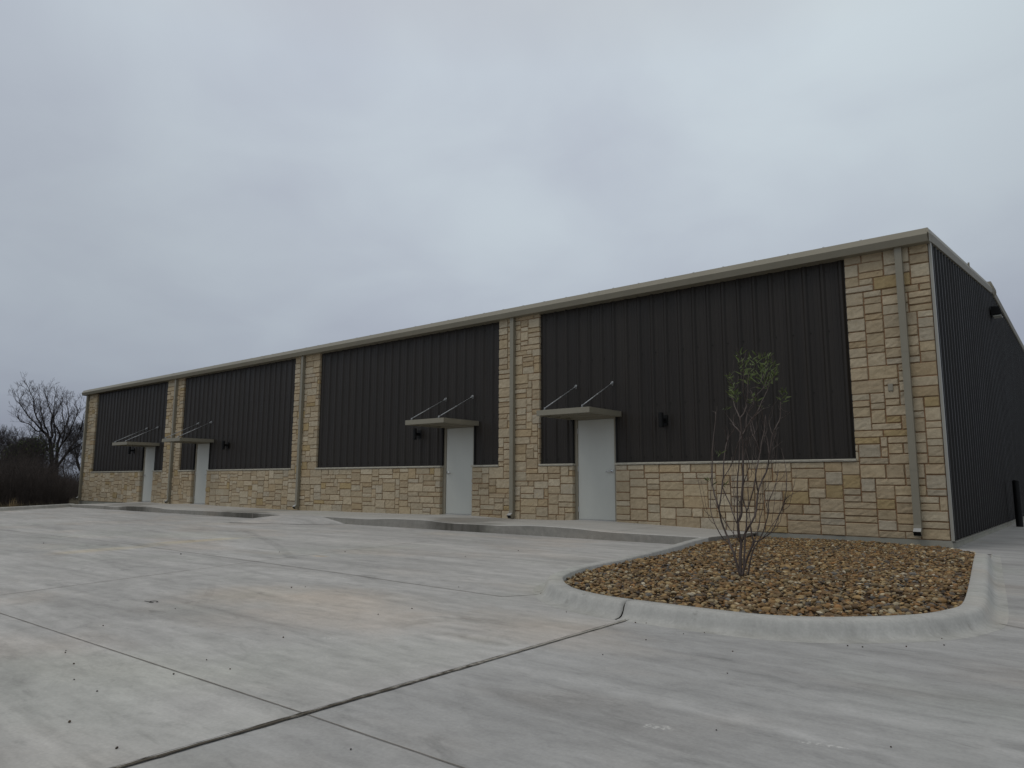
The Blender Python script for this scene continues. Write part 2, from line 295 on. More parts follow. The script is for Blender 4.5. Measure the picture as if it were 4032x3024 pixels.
# ------------------------------------------------------------------ mesh helpers
def link(name, me, parent=None, mats=()):
    for m in mats: me.materials.append(m)
    o = bpy.data.objects.new(name, me); COL.objects.link(o)
    if parent: o.parent = parent
    return o
def tag(o, label=None, cat=None, group=None, kind=None):
    for k, v in (('label', label), ('category', cat), ('group', group), ('kind', kind)):
        if v: o[k] = v
    return o
def empty(name, loc=(0, 0, 0)):
    o = bpy.data.objects.new(name, None); COL.objects.link(o); o.location = loc; o.empty_display_size = .3; return o
class MB:
    def __init__(s): s.v = []; s.f = []; s.mi = []; s.org = (0, 0, 0)
    def add(s, vs, fs, mi=0):
        k = len(s.v); s.v += [tuple(a) for a in vs]; s.f += [tuple(i+k for i in f) for f in fs]; s.mi += [mi]*len(fs)
    def box(s, a, b, mi=0, bev=0.):
        x0, y0, z0 = a; x1, y1, z1 = b
        if bev <= 0:
            vs = [(x0, y0, z0), (x1, y0, z0), (x1, y1, z0), (x0, y1, z0), (x0, y0, z1), (x1, y0, z1), (x1, y1, z1), (x0, y1, z1)]
            s.add(vs, [(0, 3, 2, 1), (4, 5, 6, 7), (0, 1, 5, 4), (1, 2, 6, 5), (2, 3, 7, 6), (3, 0, 4, 7)], mi); return
        import bmesh
        bm = bmesh.new(); bmesh.ops.create_cube(bm, size=1)
        for v in bm.verts: v.co = Vector(((x0+x1)/2+v.co.x*(x1-x0), (y0+y1)/2+v.co.y*(y1-y0), (z0+z1)/2+v.co.z*(z1-z0)))
        bmesh.ops.bevel(bm, geom=list(bm.edges), offset=bev, segments=2, affect='EDGES'); bm.verts.index_update()
        s.add([v.co for v in bm.verts], [[v.index for v in f.verts] for f in bm.faces], mi); bm.free()
    def tube(s, pts, rad, n=8, mi=0, cap=True):
        pts = [Vector(p) for p in pts]; rad = rad if isinstance(rad, (list, tuple)) else [rad]*len(pts)
        rings = []; prev = None
        for i, p in enumerate(pts):
            d = (pts[min(i+1, len(pts)-1)]-pts[max(i-1, 0)]).normalized()
            if prev is None: prev = d.orthogonal().normalized()
            a = (prev-d*prev.dot(d)); a = a.normalized() if a.length > 1e-6 else d.orthogonal().normalized(); prev = a; b = d.cross(a)
            rings.append([p+(a*math.cos(2*math.pi*k/n)+b*math.sin(2*math.pi*k/n))*rad[i] for k in range(n)])
        vs = [v for r in rings for v in r]; fs = []
        for i in range(len(pts)-1):
            for k in range(n): fs.append((i*n+k, i*n+(k+1) % n, (i+1)*n+(k+1) % n, (i+1)*n+k))
        if cap: fs += [tuple(range(n))[::-1], tuple((len(pts)-1)*n+k for k in range(n))]
        s.add(vs, fs, mi)
    def sweep(s, prof, path_pts, mi=0, closed=False, caps=True):
        """prof: list of lists of points (one ring per path station) already in world space"""
        n = len(prof[0]); vs = [v for r in prof for v in r]; fs = []
        rng = n if closed else n-1
        for i in range(len(prof)-1):
            for k in range(rng): fs.append((i*n+k, i*n+(k+1) % n, (i+1)*n+(k+1) % n, (i+1)*n+k))
        if caps: fs += [tuple(range(n))[::-1], tuple((len(prof)-1)*n+k for k in range(n))]
        s.add(vs, fs, mi)
    def build(s, name, mats, parent=None, smooth=False, org=None):
        if not isinstance(mats, (list, tuple)): mats = [mats]
        me = bpy.data.meshes.new(name)
        o0 = Vector(org) if org else Vector((0, 0, 0))
        vs = [tuple(Vector(v)-o0) for v in s.v] if org else s.v
        me.from_pydata(vs, [], s.f); me.polygons.foreach_set('material_index', s.mi); me.update()
        if smooth: me.polygons.foreach_set('use_smooth', [True]*len(me.polygons))
        o = link(name, me, parent, mats)
        if org: o.location = o0
        return o
def from_np(name, V, F, mats, tint=None, parent=None, smooth=False, ngon=3, mi=None):
    me = bpy.data.meshes.new(name); V = np.asarray(V, np.float32); F = np.asarray(F, np.int32)
    me.vertices.add(len(V)); me.vertices.foreach_set('co', V.ravel())
    me.loops.add(F.size); me.loops.foreach_set('vertex_index', F.ravel())
    me.polygons.add(len(F)); me.polygons.foreach_set('loop_start', np.arange(0, F.size, ngon, dtype=np.int32)); me.polygons.foreach_set('loop_total', np.full(len(F), ngon, np.int32))
    if mi is not None: me.polygons.foreach_set('material_index', np.asarray(mi, np.int32))
    me.polygons.foreach_set('use_smooth', np.full(len(F), smooth))
    if tint is not None:
        a = me.color_attributes.new('tint', 'FLOAT_COLOR', 'POINT'); C4 = np.ones((len(V), 4), np.float32); C4[:, :3] = tint; a.data.foreach_set('color', C4.ravel())
    me.update(calc_edges=True); return link(name, me, parent, mats)

# ------------------------------------------------------------------ ground, lot, walk, ramp
ZL = -.2
g = MB(); g.add([(-900, -900, -.3), (900, -900, -.3), (900, 900, -.3), (-900, 900, -.3)], [(0, 1, 2, 3)])
tag(g.build('ground', FIELD), kind='structure')
CE = [(-28.75, -2.1), (-27.55, -3.3), (-25.95, -5.1), (-24.6, -6.7), (-24.3, -9.0), (-24.3, -60)]       # left edge of the lot
g = MB()
lot = [(*p, ZL) for p in CE]+[(45, -60, ZL), (45, 45, ZL), (.0, 45, ZL), (0, .5, ZL), (-28.75, .5, ZL)]
g.add(lot, [tuple(range(len(lot)))])
tag(g.build('parking_lot', LOT), kind='structure')
# joints: shallow saw cuts and the wide filled expansion joint (strips 4 mm proud, ragged edges)
M = Mat('joint_filler', .95, spec=.1)
c = M.mix(M.rng(M.math('ADD', M.noise(M.pos, 16., 5, .75), M.rng(M.xyz()[1], -11.4, -8.4, -.16, .22)), .35, .65, 0, 1), (.10, .088, .070), (.36, .34, .30)); M.col(c); M.bump(M.noise(M.pos, 60., 4), .8, .006); JF = M.m
M = Mat('saw_cut_dirt', .95, spec=.1); M.col(M.mix(M.noise(M.pos, 6., 5, .7), (.15, .13, .11), (.28, .26, .235))); SC = M.m
M = Mat('deep_gap', .95, spec=.1); M.col((.012, .011, .010)); GP = M.m
def strip(mb, a, b, w, z, step=.12, jit=.15, mi=0):
    a = Vector((*a, 0)); b = Vector((*b, 0)); d = b-a; L = d.length; n = max(2, int(L/step)); t = d.normalized(); s_ = Vector((-t.y, t.x, 0))
    vs = []
    for i in range(n+1):
        q = a+d*i/n
        for sg in (-1, 1):
            e = q+s_*sg*w/2*(1+random.uniform(-jit, jit)); vs.append((e.x, e.y, z))
    mb.add(vs, [(2*i, 2*i+2, 2*i+3, 2*i+1) for i in range(n)], mi)
def P(x, y): q = onz(x, y, ZL); return (q.x, q.y)
g = MB()
j1a = P(2474, 2441); j1b = P(474, 3024); e1 = (j1b[0]+(j1b[0]-j1a[0])*3, j1b[1]+(j1b[1]-j1a[1])*3)
strip(g, j1a, e1, .030, ZL+.004, .05, .35, 0)
strip(g, (j1a[0]-.014, j1a[1]), (e1[0]-.014, e1[1]), .0035, ZL+.006, .05, .7, 2)
strip(g, (j1a[0]+.013, j1a[1]), (e1[0]+.013, e1[1]), .0035, ZL+.006, .05, .5, 2)
g2 = g
J2 = [P(-700, 2190), P(0, 2415), P(1199, 2811)]; J2b = [(j1a[0]+.03, J2[2][1]), P(1400, 2881), P(1819, 3024)]
J2b = [P(1199, 2811), P(1400, 2881), P(1819, 3024)]; J2b[0] = (J2b[0][0]+.02, J2b[0][1]); J2b.append((J2b[2][0]+6, J2b[2][1]))
for a, b in zip(J2[:-1], J2[1:]): strip(g, a, b, .0065, ZL+.003, .06, .3, 1)
for a, b in zip(J2b[:-1], J2b[1:]): strip(g, a, b, .0065, ZL+.003, .06, .3, 1)
J3 = [P(0, 2086), P(474, 2138), P(1400, 2266), P(1572, 2292), P(1977, 2350), P(2100, 2343), P(2150, 2340)]
for a, b in zip(J3[:-1], J3[1:]): strip(g, a, b, .010, ZL+.0035, .08, .3, 1)
J4 = [P(-400, 2397), P(0, 2344), P(1016, 2210), P(1400, 2164), P(1700, 2129)]
for a, b in zip(J4[:-1], J4[1:]): strip(g, a, b, .009, ZL+.0025, .08, .3, 1)
J5 = [P(0, 2190), P(330, 2142), P(500, 2135)]
J6 = [P(878, 2059), P(1199, 2065), P(1371, 2061)]
for a, b in zip(J6[:-1], J6[1:]): strip(g, a, b, .03, ZL+.0045, .1, .3, 1)
for a, b in ((P(3915, 2218), P(4032, 2226)), (P(4032, 2226), (7, -2.3)), (P(3905, 2452), P(4032, 2475)), (P(4032, 2475), (6, -7.4))): strip(g, a, b, .010, ZL+.004, .08, .3, 1)
tag(g.build('slab_joint', [JF, SC, GP]), kind='structure')

TOP = [(-29.2, -.12), (-28.841, -.102), (-26.793, -.076), (-25.6, -.072), (-24.735, -.092), (-23.6, -.04), (-21.583, -.034), (-20.96, -.075), (-15.813, -.052), (-14.522, -.054), (-13.057, -.046), (-11.201, -.051), (-10.457, -.012), (-9.291, -.006), (-8.713, -.044), (-7.169, -.038), (-6.446, -.006), (-5.465, -.02), (-4.915, -.053), (-2.998, -.06)]
WB = [(-34, -.145), (-28.7, -.09), (-27.6, -.02), (-26.7, -.015), (-25.2, -.05), (-23.6, -.015), (-22.6, -.01), (-21.5, -.04), (-17, -.07), (-15.4, -.045), (-13.2, -.04), (-11.1, -.02), (-10.8, -.004), (-9.9, -.004), (-8.65, -.04), (-7.2, -.02), (-6.95, -.004), (-6, -.004), (-4.3, -.05), (-3.1, -.085)]
def itp(T, x):
    xs = [a for a, _ in T]; zs = [b for _, b in T]
    v = float(np.interp(x, xs, zs)); return v
def itps(T, x): return (itp(T, x-.25)+itp(T, x+.25)+2*itp(T, x)+itp(T, x-.12)+itp(T, x+.12))/6
g = MB(); xs = list(np.arange(-28.75, -2.99, .15))+[-2.99]; rows = []
for x in xs:
    zt = itps(TOP, x); zb = itps(WB, x)
    y1 = .16
    r = [(x, -2.1, -.26), (x, -2.1, zt-.012), (x, -2.094, zt-.004), (x, -2.08, zt)]
    for t in (.25, .5, .75): r.append((x, -2.08+(2.08)*t, zt+(zb-zt)*t))
    r += [(x, 0, zb), (x, y1, zb+.002)]; rows.append(r)
g.sweep(rows, None)
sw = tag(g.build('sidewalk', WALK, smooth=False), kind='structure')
g = MB()
for x in (-25.2, -22.0, -18.9, -15.75, -12.6, -7.75, -4.75):    # tooled joints across the walk
    zs_ = []
    for t in (0, .25, .5, .75, 1.):
        zt, zb = itps(TOP, x), itps(WB, x); zs_.append((x, -2.08+2.06*t, zt+(zb-zt)*t+.003))
    vs = []
    for q in zs_: vs += [(q[0]-.004, q[1], q[2]), (q[0]+.004, q[1], q[2])]
    g.add(vs, [(2*i, 2*i+1, 2*i+3, 2*i+2) for i in range(4)])
g.add([(-16.0, -2.105, -.2), (-15.97, -2.105, -.2), (-15.97, -2.105, -.06), (-16.0, -2.105, -.06)], [(0, 1, 2, 3)], 0)
g.add([(-28.76, -2.104, -.2), (-28.70, -2.104, -.2), (-28.70, -2.104, -.095), (-28.76, -2.104, -.095)], [(0, 1, 2, 3)], 0)
tag(g.build('sidewalk_joint', [SC, GP]), kind='structure')
# kerb ramp with flared sides
g = MB()
zt = -.047; zb = ZL+.006
tl, tr = (-14.45, -2.102, zt), (-12.95, -2.102, zt); bl_, br = (-14.55, -3.6, zb), (-12.7, -3.0, zb); fl, fr = (-15.95, -2.102, zb), (-12.0, -2.102, zb)
g.add([tl, tr, br, bl_, fl, fr], [(3, 2, 1, 0), (4, 3, 0), (2, 5, 1)])
tag(g.build('ramp', LOT), kind='structure')
# kerb along the left end of the lot
def curb_profile(p, nrm, zt, w=.15, zl=ZL, flare=.13):
    pr = [(0, zl-.1), (0, zt-.012), (.010, zt-.001), (w-.035, zt), (w-.012, zt-.006), (w+.004, zt-.022), (w+.018, zt-.055), (w+.032, zl+.032), (w+.05, zl+.014), (w+.075, zl+.005), (w+flare, zl+.0005)]
    return [(p[0]+nrm[0]*d, p[1]+nrm[1]*d, z) for d, z in pr]
def smooth_path(pts, n=10):
    P_ = [Vector(p) for p in pts]; out_ = []
    for i in range(len(P_)-1):
        a = P_[max(i-1, 0)]; b = P_[i]; c_ = P_[i+1]; d = P_[min(i+2, len(P_)-1)]
        for k in range(n):
            t = k/n; out_.append(.5*((2*b)+(c_-a)*t+(2*a-5*b+4*c_-d)*t*t+(-a+3*b-3*c_+d)*t**3))
    out_.append(P_[-1]); return out_
def normals(pts, side):
    ns = []
    for i in range(len(pts)):
        d = pts[min(i+1, len(pts)-1)]-pts[max(i-1, 0)]; d.normalize(); ns.append(Vector((d.y, -d.x))*side)
    return ns
pp = smooth_path([(-29.0, -1.95), (-27.75, -3.2), (-26.15, -5.0), (-24.85, -6.6), (-24.5, -9), (-24.5, -40)], 8)
ns = normals(pp, -1)
g = MB(); g.sweep([curb_profile(q, n, -.075, .15, flare=.12) for q, n in zip(pp, ns)], None)
tag(g.build('lot_curb', CURB, smooth=True), kind='structure')

# ------------------------------------------------------------------ planting island kerb and gravel
INN = [(-3.0, -2.0), (-2.90, -2.9), (-2.725, -3.902), (-2.471, -5.5), (-2.394, -6.45), (-2.192, -7.14), (-2.014, -7.445), (-1.648, -7.823), (-1.244, -8.0), (-.907, -8.035), (-.331, -8.046), (.075, -8.006), (.441, -7.779), (.797, -7.357), (.927, -6.991), (.972, -6.644), (.89, -5.608), (.616, -2.843), (.532, -1.95), (.41, -.75)]
pp = smooth_path([Vector(q) for q in INN], 8)
# relax the trace a little
for _ in range(6): pp = [pp[0]]+[(pp[i-1]+2*pp[i]+pp[i+1])/4 for i in range(1, len(pp)-1)]+[pp[-1]]
ns = normals(pp, -1)
cen = Vector((-1, -5))
ns = [n if (q+n-cen).length > (q-cen).length else -n for q, n in zip(pp, ns)]
def ztop(i, q):
    z = -.085
    if q.y > -3.5 and q.x < -1: z = -.085+(.025)*min(1, (q.y+3.5)/1.5)
    if q.x > 0 and q.y > -2.0: z = -.085-.105*min(1, (q.y+2.0)/1.2)
    return z
isl = [(q.copy()) for q in pp]
jt = min(range(len(pp)), key=lambda i: (pp[i]-Vector((-.93, -8.03))).length)
j0 = min(range(len(pp)), key=lambda i: (pp[i]-Vector((-2.014, -7.445))).length)
def curb_piece(cuts):
    g = MB(); ends = [0]+sorted(cuts)+[len(pp)-1]
    for a, b in zip(ends[:-1], ends[1:]):
        P_ = [pp[i].copy() for i in range(a, b+1)]
        if a in cuts: P_[0] = P_[0]+(P_[1]-P_[0]).normalized()*cuts[a]
        if b in cuts: P_[-1] = P_[-1]+(P_[-2]-P_[-1]).normalized()*cuts[b]
        g.sweep([curb_profile(q, ns[i], ztop(i, q), .142) for q, i in zip(P_, range(a, b+1))], None)
    return g
root = tag(empty('planting_island_curb', (-1, -5, ZL)), kind='structure')
root['label'] = 'rolled concrete curb ring around the gravel bed'
def gap_ring(i, drop):
    g = MB(); t = Vector((ns[i].y, -ns[i].x)); t = t*.03
    g.sweep([curb_profile(pp[i]+t*k-ns[i]*drop*.3, ns[i], ztop(i, pp[i])-drop, .142-drop*.6) for k in (-1, 1)], None); return g
for nm, gg, mt in (('curb', curb_piece({j0: .003, jt: .009}), CURB), ('expansion_gap', gap_ring(jt, .012), GP), ('tooled_joint', gap_ring(j0, .006), SC)):
    o = gg.build(nm, mt, None, smooth=(nm == 'curb')); o.parent = root; o.matrix_parent_inverse = Matrix.Translation((1, 5, -ZL))
# bed under the stones
def gz(x, y):
    t = min(1, max(0, (y+8)/8)); s_ = min(1, max(0, (x+3)/3.6))
    z = -.115-.015*math.sin(x*2.1+1)*math.cos(y*1.7)-.02*t-.045*t*t*s_
    return z-.015
poly = [(q.x, q.y) for q in pp]+[(.02, -.12), (-.0, .0), (-3.08, 0.0)]
def inside(x, y, pl=poly):
    c_ = False; n = len(pl); j = n-1
    for i in range(n):
        if (pl[i][1] > y) != (pl[j][1] > y) and x < (pl[j][0]-pl[i][0])*(y-pl[i][1])/(pl[j][1]-pl[i][1]+1e-12)+pl[i][0]: c_ = not c_
        j = i
    return c_
g = MB(); st_ = .12
for i in range(int(4.4/st_)):
    for j in range(int(8.4/st_)):
        x, y = -3.3+i*st_, -8.2+j*st_
        if inside(x+st_/2, y+st_/2):
            q = [(x, y), (x+st_, y), (x+st_, y+st_), (x, y+st_)]; g.add([(a, min(b, .02), gz(a, b)-.018) for a, b in q], [(0, 1, 2, 3)])
tag(g.build('gravel_bed_soil', SOIL), kind='structure')

# pebble prototypes
import bmesh
def ico(sub=2):
    bm = bmesh.new(); bmesh.ops.create_icosphere(bm, subdivisions=sub, radius=1)
    V = np.array([v.co for v in bm.verts]); F = np.array([[v.index for v in f.verts] for f in bm.faces]); bm.free(); return V, F
IV, IF = ico(2)
protos = []
for k in range(26):
    V = IV.copy()
    for _ in range(5):          # chop flat facets like broken, tumbled chert
        n = RNG.normal(size=3); n /= np.linalg.norm(n); d = RNG.uniform(.5, .85); t = V@n; V = V-np.outer(np.clip(t-d, 0, None)*.85, n)
    for _ in range(3):
        kx = RNG.normal(size=3)*1.7; V = V*(1+.10*np.sin(V@kx+RNG.uniform(0, 6)))[:, None]
    protos.append(V)
PC = np.array([(.215, .125, .048), (.17, .095, .038), (.28, .18, .075), (.13, .078, .034), (.34, .245, .120), (.20, .135, .062), (.40, .33, .21), (.10, .082, .062), (.135, .125, .110), (.085, .060, .040), (.24, .125, .045), (.46, .40, .29), (.24, .185, .105), (.16, .105, .052)])
PW = np.array([.14, .12, .13, .10, .08, .11, .05, .05, .035, .06, .05, .02, .08, .1]); PW /= PW.sum()
Vs = []; Fs = []; Ts = []; k = 0; nv = len(IV)
xs_ = RNG.uniform(-3.15, 1.05, 60000); ys_ = RNG.uniform(-8.1, -.0, 60000); cnt = 0
for x, y in zip(xs_, ys_):
    dcam = math.hypot(x-CP.x, y-CP.y)
    if not inside(x, y): continue
    if RNG.random() > .97: continue
    if cnt > 20000: break
    sz = (.0095+.0145*RNG.random()**1.7)*(1.55 if RNG.random() < .07 else 1.)*(1.08)
    V = protos[RNG.integers(26)]*np.array([sz*RNG.uniform(1.0, 1.45), sz*RNG.uniform(.8, 1.1), sz*RNG.uniform(.5, .8)])
    a, b = RNG.uniform(0, 6.28), RNG.normal()*.35; cc, ss = math.cos(a), math.sin(a); cb, sb = math.cos(b), math.sin(b)
    R = np.array([[cc, -ss, 0], [ss, cc, 0], [0, 0, 1]])@np.array([[1, 0, 0], [0, cb, -sb], [0, sb, cb]])
    V = V@R.T+np.array([x, y, gz(x, y)+RNG.uniform(-.014, .014)])
    col = PC[RNG.choice(len(PC), p=PW)]*RNG.uniform(.75, 1.3)
    Vs.append(V); Fs.append(IF+k*nv); Ts.append(np.repeat(col[None], nv, 0)); k += 1; cnt += 1
gv = from_np('gravel', np.concatenate(Vs), np.concatenate(Fs), [PEB], np.concatenate(Ts), smooth=True)
tag(gv, 'brown and tan river gravel filling the curbed planting island', 'gravel', kind='stuff')

# ------------------------------------------------------------------ the building
H = 4.645; PZ = 1.2; XL = -33.6
BLD = tag(empty('warehouse', (-16.8, 0, 0)), 'long low metal warehouse with limestone piers, dark ribbed panels and four pale doors', 'warehouse')
def part(mb, name, mats, parent=BLD, smooth=False):
    o = mb.build(name, mats, None, smooth); o.parent = parent
    l = parent.location.copy() if parent.type == 'EMPTY' else Vector((0, 0, 0))
    o.matrix_parent_inverse = Matrix.Translation(-l); return o
PE = [(-32.47, -25.84), (-24.55, -17.42), (-16.16, -9.09), (-7.88, -1.26)]       # dark panel openings
DL = [-27.62, -23.49, -10.88, -6.90]                                            # left edge of each door leaf
DO = [(d-.075, d+.985) for d in DL]                                             # openings through the stone
U = .0557; Z0 = -.08; X0 = XL
ZB = [(-34, -.145), (-28.7, -.09), (-3.2, -.09)]
nx = int(round((0-X0)/U)); UX = (0-X0)/nx; NZB = 22; nz = int(round((H+.03-Z0)/U)); UZ = (H+.03-Z0)/nz
NZB = int(round((1.135-Z0)/UZ)); SILLB = Z0+NZB*UZ
mask = np.zeros((nx, nz), bool); mask[:, :NZB] = True
def gx(x): return int(round((x-X0)/UX))
piers = [(0, gx(PE[0][0]))]+[(gx(PE[i][1]), gx(PE[i+1][0])) for i in range(3)]+[(gx(PE[3][1]), nx)]
for a, b in piers: mask[a:b, :] = True
for a, b in DO: mask[gx(a):gx(b), :NZB+45] = False
for i in range(3): pass
stones = []; free = mask.copy()
rs = random.Random(11)
for j in range(nz):
    i = 0
    while i < nx:
        if not free[i, j]: i += 1; continue
        run = 1
        while i+run < nx and free[i+run, j] and run < 12: run += 1
        h = rs.choices((2, 3, 4), (.38, .34, .28))[0]
        if rs.random() < .015: h = 1
        lo, hi = {1: (4, 7), 2: (4, 10), 3: (4, 10), 4: (5, 10)}[h]
        wd = rs.randint(lo, hi)
        if wd > run: wd = run
        if 0 < run-wd < 2 and run < 12: wd = run if run <= 9 else run-3
        hh = 1
        while hh < h and j+hh < nz and free[i:i+wd, j+hh].all(): hh += 1
        h = hh
        # avoid leaving a one-unit sliver under the top of the free column
        if j+h < nz and free[i:i+wd, j+h].all() and (j+h+1 >= nz or not mask[i, j+h+1]): h += 1
        free[i:i+wd, j:j+h] = False; stones.append((i, j, wd, h)); i += wd
def merge(st):
    st = list(st); ch = True
    while ch:
        ch = False; byk = {(a, b): (a, b, c_, d) for a, b, c_, d in st}
        for q in sorted(st, key=lambda t: t[2]*t[3]):
            a, b, c_, d = q
            if byk.get((a, b)) != q: continue
            small = c_*d < 10 or d > c_*.9 or (d == 1)
            if not small: continue
            best = None
            for r_2 in list(byk.values()):
                if r_2 == q: continue
                e, f, g_2, h = r_2
                if f == b and h == d and (e == a+c_ or e+g_2 == a) and c_+g_2 <= 10: n_ = (min(a, e), b, c_+g_2, d)
                elif e == a and g_2 == c_ and (f == b+d or f+h == b) and d+h <= 4 and d+h <= c_*1.2+1: n_ = (a, min(b, f), c_, d+h)
                else: continue
                sc = n_[2]*n_[3]+(5 if n_[2]/n_[3] > 3.2 else 0)
                if best is None or sc < best[0]: best = (sc, n_, r_2)
            if best:
                del byk[(a, b)]; del byk[(best[2][0], best[2][1])]; byk[(best[1][0], best[1][1])] = best[1]; ch = True
        st = list(byk.values())
    return st
stones = merge(stones)
SCOL = np.array([(.455, .375, .265), (.485, .41, .30), (.445, .36, .25), (.50, .435, .33), (.45, .38, .28), (.465, .38, .26), (.44, .345, .225), (.45, .395, .31), (.41, .315, .175)])
SW = np.array([.17, .17, .13, .14, .12, .1, .08, .07, .04]); SW /= SW.sum()
Vs = []; Fs = []; Ts = []; base = 0
for (i, j, wd, h) in stones:
    x0, x1 = X0+i*UX, X0+(i+wd)*UX; z0, z1 = Z0+j*UZ, Z0+(j+h)*UZ
    g_ = .0062
    a = [RNG.uniform(.6, 1.5)*g_ for _ in range(4)]
    x0 += a[0]; x1 -= a[1]; z0 += a[2]; z1 -= a[3]
    nxs = max(3, min(9, int((x1-x0)/.055)+1)); nzs = max(3, min(6, int((z1-z0)/.05)+1))
    e = min(.009, (x1-x0)*.12, (z1-z0)*.12)
    u = np.concatenate([[x0, x0+e], np.linspace(x0+e, x1-e, nxs)[1:-1], [x1-e, x1]]); v = np.concatenate([[z0, z0+e], np.linspace(z0+e, z1-e, nzs)[1:-1], [z1-e, z1]])
    A, B = len(u), len(v)
    prot = RNG.uniform(.003, .017); tl_ = RNG.normal(size=2)*.0022
    G = np.zeros((A, B, 3)); G[..., 0] = u[:, None]; G[..., 2] = v[None]
    tt = (np.linspace(-1, 1, A)[:, None]*tl_[0]+np.linspace(-1, 1, B)[None]*tl_[1])
    G[..., 1] = -prot-tt-RNG.uniform(-.005, .005, (A, B))
    G[0, :, 1] = G[-1, :, 1] = .006; G[:, 0, 1] = G[:, -1, 1] = .006
    G[1:-1, 1:-1, 0] += RNG.uniform(-.003, .003, (A-2, B-2)); 
    wob = RNG.uniform(-.0022, .0022, (A, B, 2)); G[..., 0] += wob[..., 0]; G[..., 2] += wob[..., 1]
    for ci in (0, -1):
        for cj in (0, -1): G[ci, cj, 0] += (.004 if ci == 0 else -.004); G[ci, cj, 2] += (.004 if cj == 0 else -.004)
    idx = np.arange(A*B).reshape(A, B)
    F = np.stack([idx[:-1, :-1], idx[1:, :-1], idx[1:, 1:], idx[:-1, 1:]], -1).reshape(-1, 4)
    # skirt back to the wall
    ring = list(idx[:, 0])+list(idx[-1, 1:])+list(idx[-2::-1, -1])+list(idx[0, -2:0:-1])
    Vv = G.reshape(-1, 3); back = Vv[ring].copy(); back[:, 1] = .13; nr = len(ring)
    F2 = [(ring[(q+1) % nr], ring[q], A*B+q, A*B+(q+1) % nr) for q in range(nr)]
    Vv = np.concatenate([Vv, back]); F = np.concatenate([F, np.array(F2)])
    col = SCOL[RNG.choice(9, p=SW)]*RNG.uniform(.80, .98)*np.array([1.02, 1., .95])
    Vs.append(Vv); Fs.append(F+base); Ts.append(np.repeat(col[None], len(Vv), 0)); base += len(Vv)
so = from_np('stone_wall', np.concatenate(Vs), np.concatenate(Fs), [STONE], np.concatenate(Ts), ngon=4, smooth=False)
so.parent = BLD; so.matrix_parent_inverse = Matrix.Translation((16.8, 0, 0))
# mortar bed = runs of the mask
g = MB(); my = .012
def mrect(i0, i1, z0, z1): g.box((X0+i0*UX+.014, my, z0), (X0+i1*UX-(.014 if i1 < nx else .003), .125, z1))
cuts = [gx(v) for d in DO for v in d]
segs = [(0, cuts[0]), (cuts[1], cuts[2]), (cuts[3], cuts[4]), (cuts[5], cuts[6]), (cuts[7], nx)]
for a, b in segs: mrect(a, b, Z0-.02, SILLB-.003)
for a, b in piers: mrect(a, b, SILLB, H+.04)
part(g, 'mortar', MORTAR)
# sills
sill = MB()
for k, (l, r) in enumerate(PE):
    l, r = X0+gx(l)*UX, X0+gx(r)*UX; dl, dr = X0+gx(DO[k][0])*UX, X0+gx(DO[k][1])*UX
    for a, b, ea, eb in ((l-.02, dl+.012, 0, 0), (dr-.012, r+.02, 0, 0)):
        g = MB(); x = a; first = True
        while x < b-.01:
            w_ = min(b-x, rs.uniform(.8, 1.15)); 
            if b-(x+w_) < .3: w_ = b-x
            n = int(w_/.06)+2; rows = []
            for q in np.linspace(x+.002, x+w_-.002, n):
                j1, j2 = RNG.uniform(-.004, .004, 2)
                rows.append([(q, .1, SILLB), (q, -.028+j1, SILLB+.003+j2*.6), (q, -.036+j2, SILLB+.03), (q, -.026+j1, PZ-.004), (q, .1, PZ)])
            g.sweep(rows, None, closed=True); x += w_
        part(g, 'sill', SILL)
# foundation
g = MB(); g.box((XL-.01, .004, -.5), (.010, .12, Z0-.001)); part(g, 'foundation', FOUND)
# ---- ribbed panels
def rib_profile(x0, x1, phase=0., d=.030, y=.06, sp=.305, lap=5):
    pts = []
    k = math.floor((x0-phase-.3)/sp)
    while True:
        c_ = phase+k*sp
        if c_-.35 > x1: break
        seg = [(c_-.052, 0), (c_-.018, -d), (c_+.018, -d), (c_+.052, 0), (c_+.105, 0), (c_+.112, -.004), (c_+.128, -.004), (c_+.135, 0), (c_+.18, 0), (c_+.187, -.004), (c_+.203, -.004), (c_+.21, 0)]
        for (a, b) in seg:
            pts.append((a, y+b))
        k += 1
    k1 = [q for q in pts]; xs0 = [q[0] for q in k1]; ys0 = [q[1] for q in k1]
    e0, e1 = float(np.interp(x0, xs0, ys0)), float(np.interp(x1, xs0, ys0))
    return [(x0, e0)]+[q for q in pts if x0+1e-4 < q[0] < x1-1e-4]+[(x1, e1)]
def panel_piece(g, x0, x1, z0, z1, phase):
    pr = rib_profile(x0, x1, phase); n = len(pr)
    g.add([(a, b, z0) for a, b in pr]+[(a, b, z1) for a, b in pr], [(i, i+1, n+i+1, n+i) for i in range(n-1)])
def screws(g, x0, x1, z0, z1, phase, rows):
    k = math.ceil((x0-phase)/.305)
    while phase+k*.305+.07 < x1:
        xx = phase+k*.305+.066
        for zr in rows:
            if z0 < zr < z1 and xx > x0: g.box((xx-.007, .046, zr-.007), (xx+.007, .061, zr+.007), 1)
        k += 1
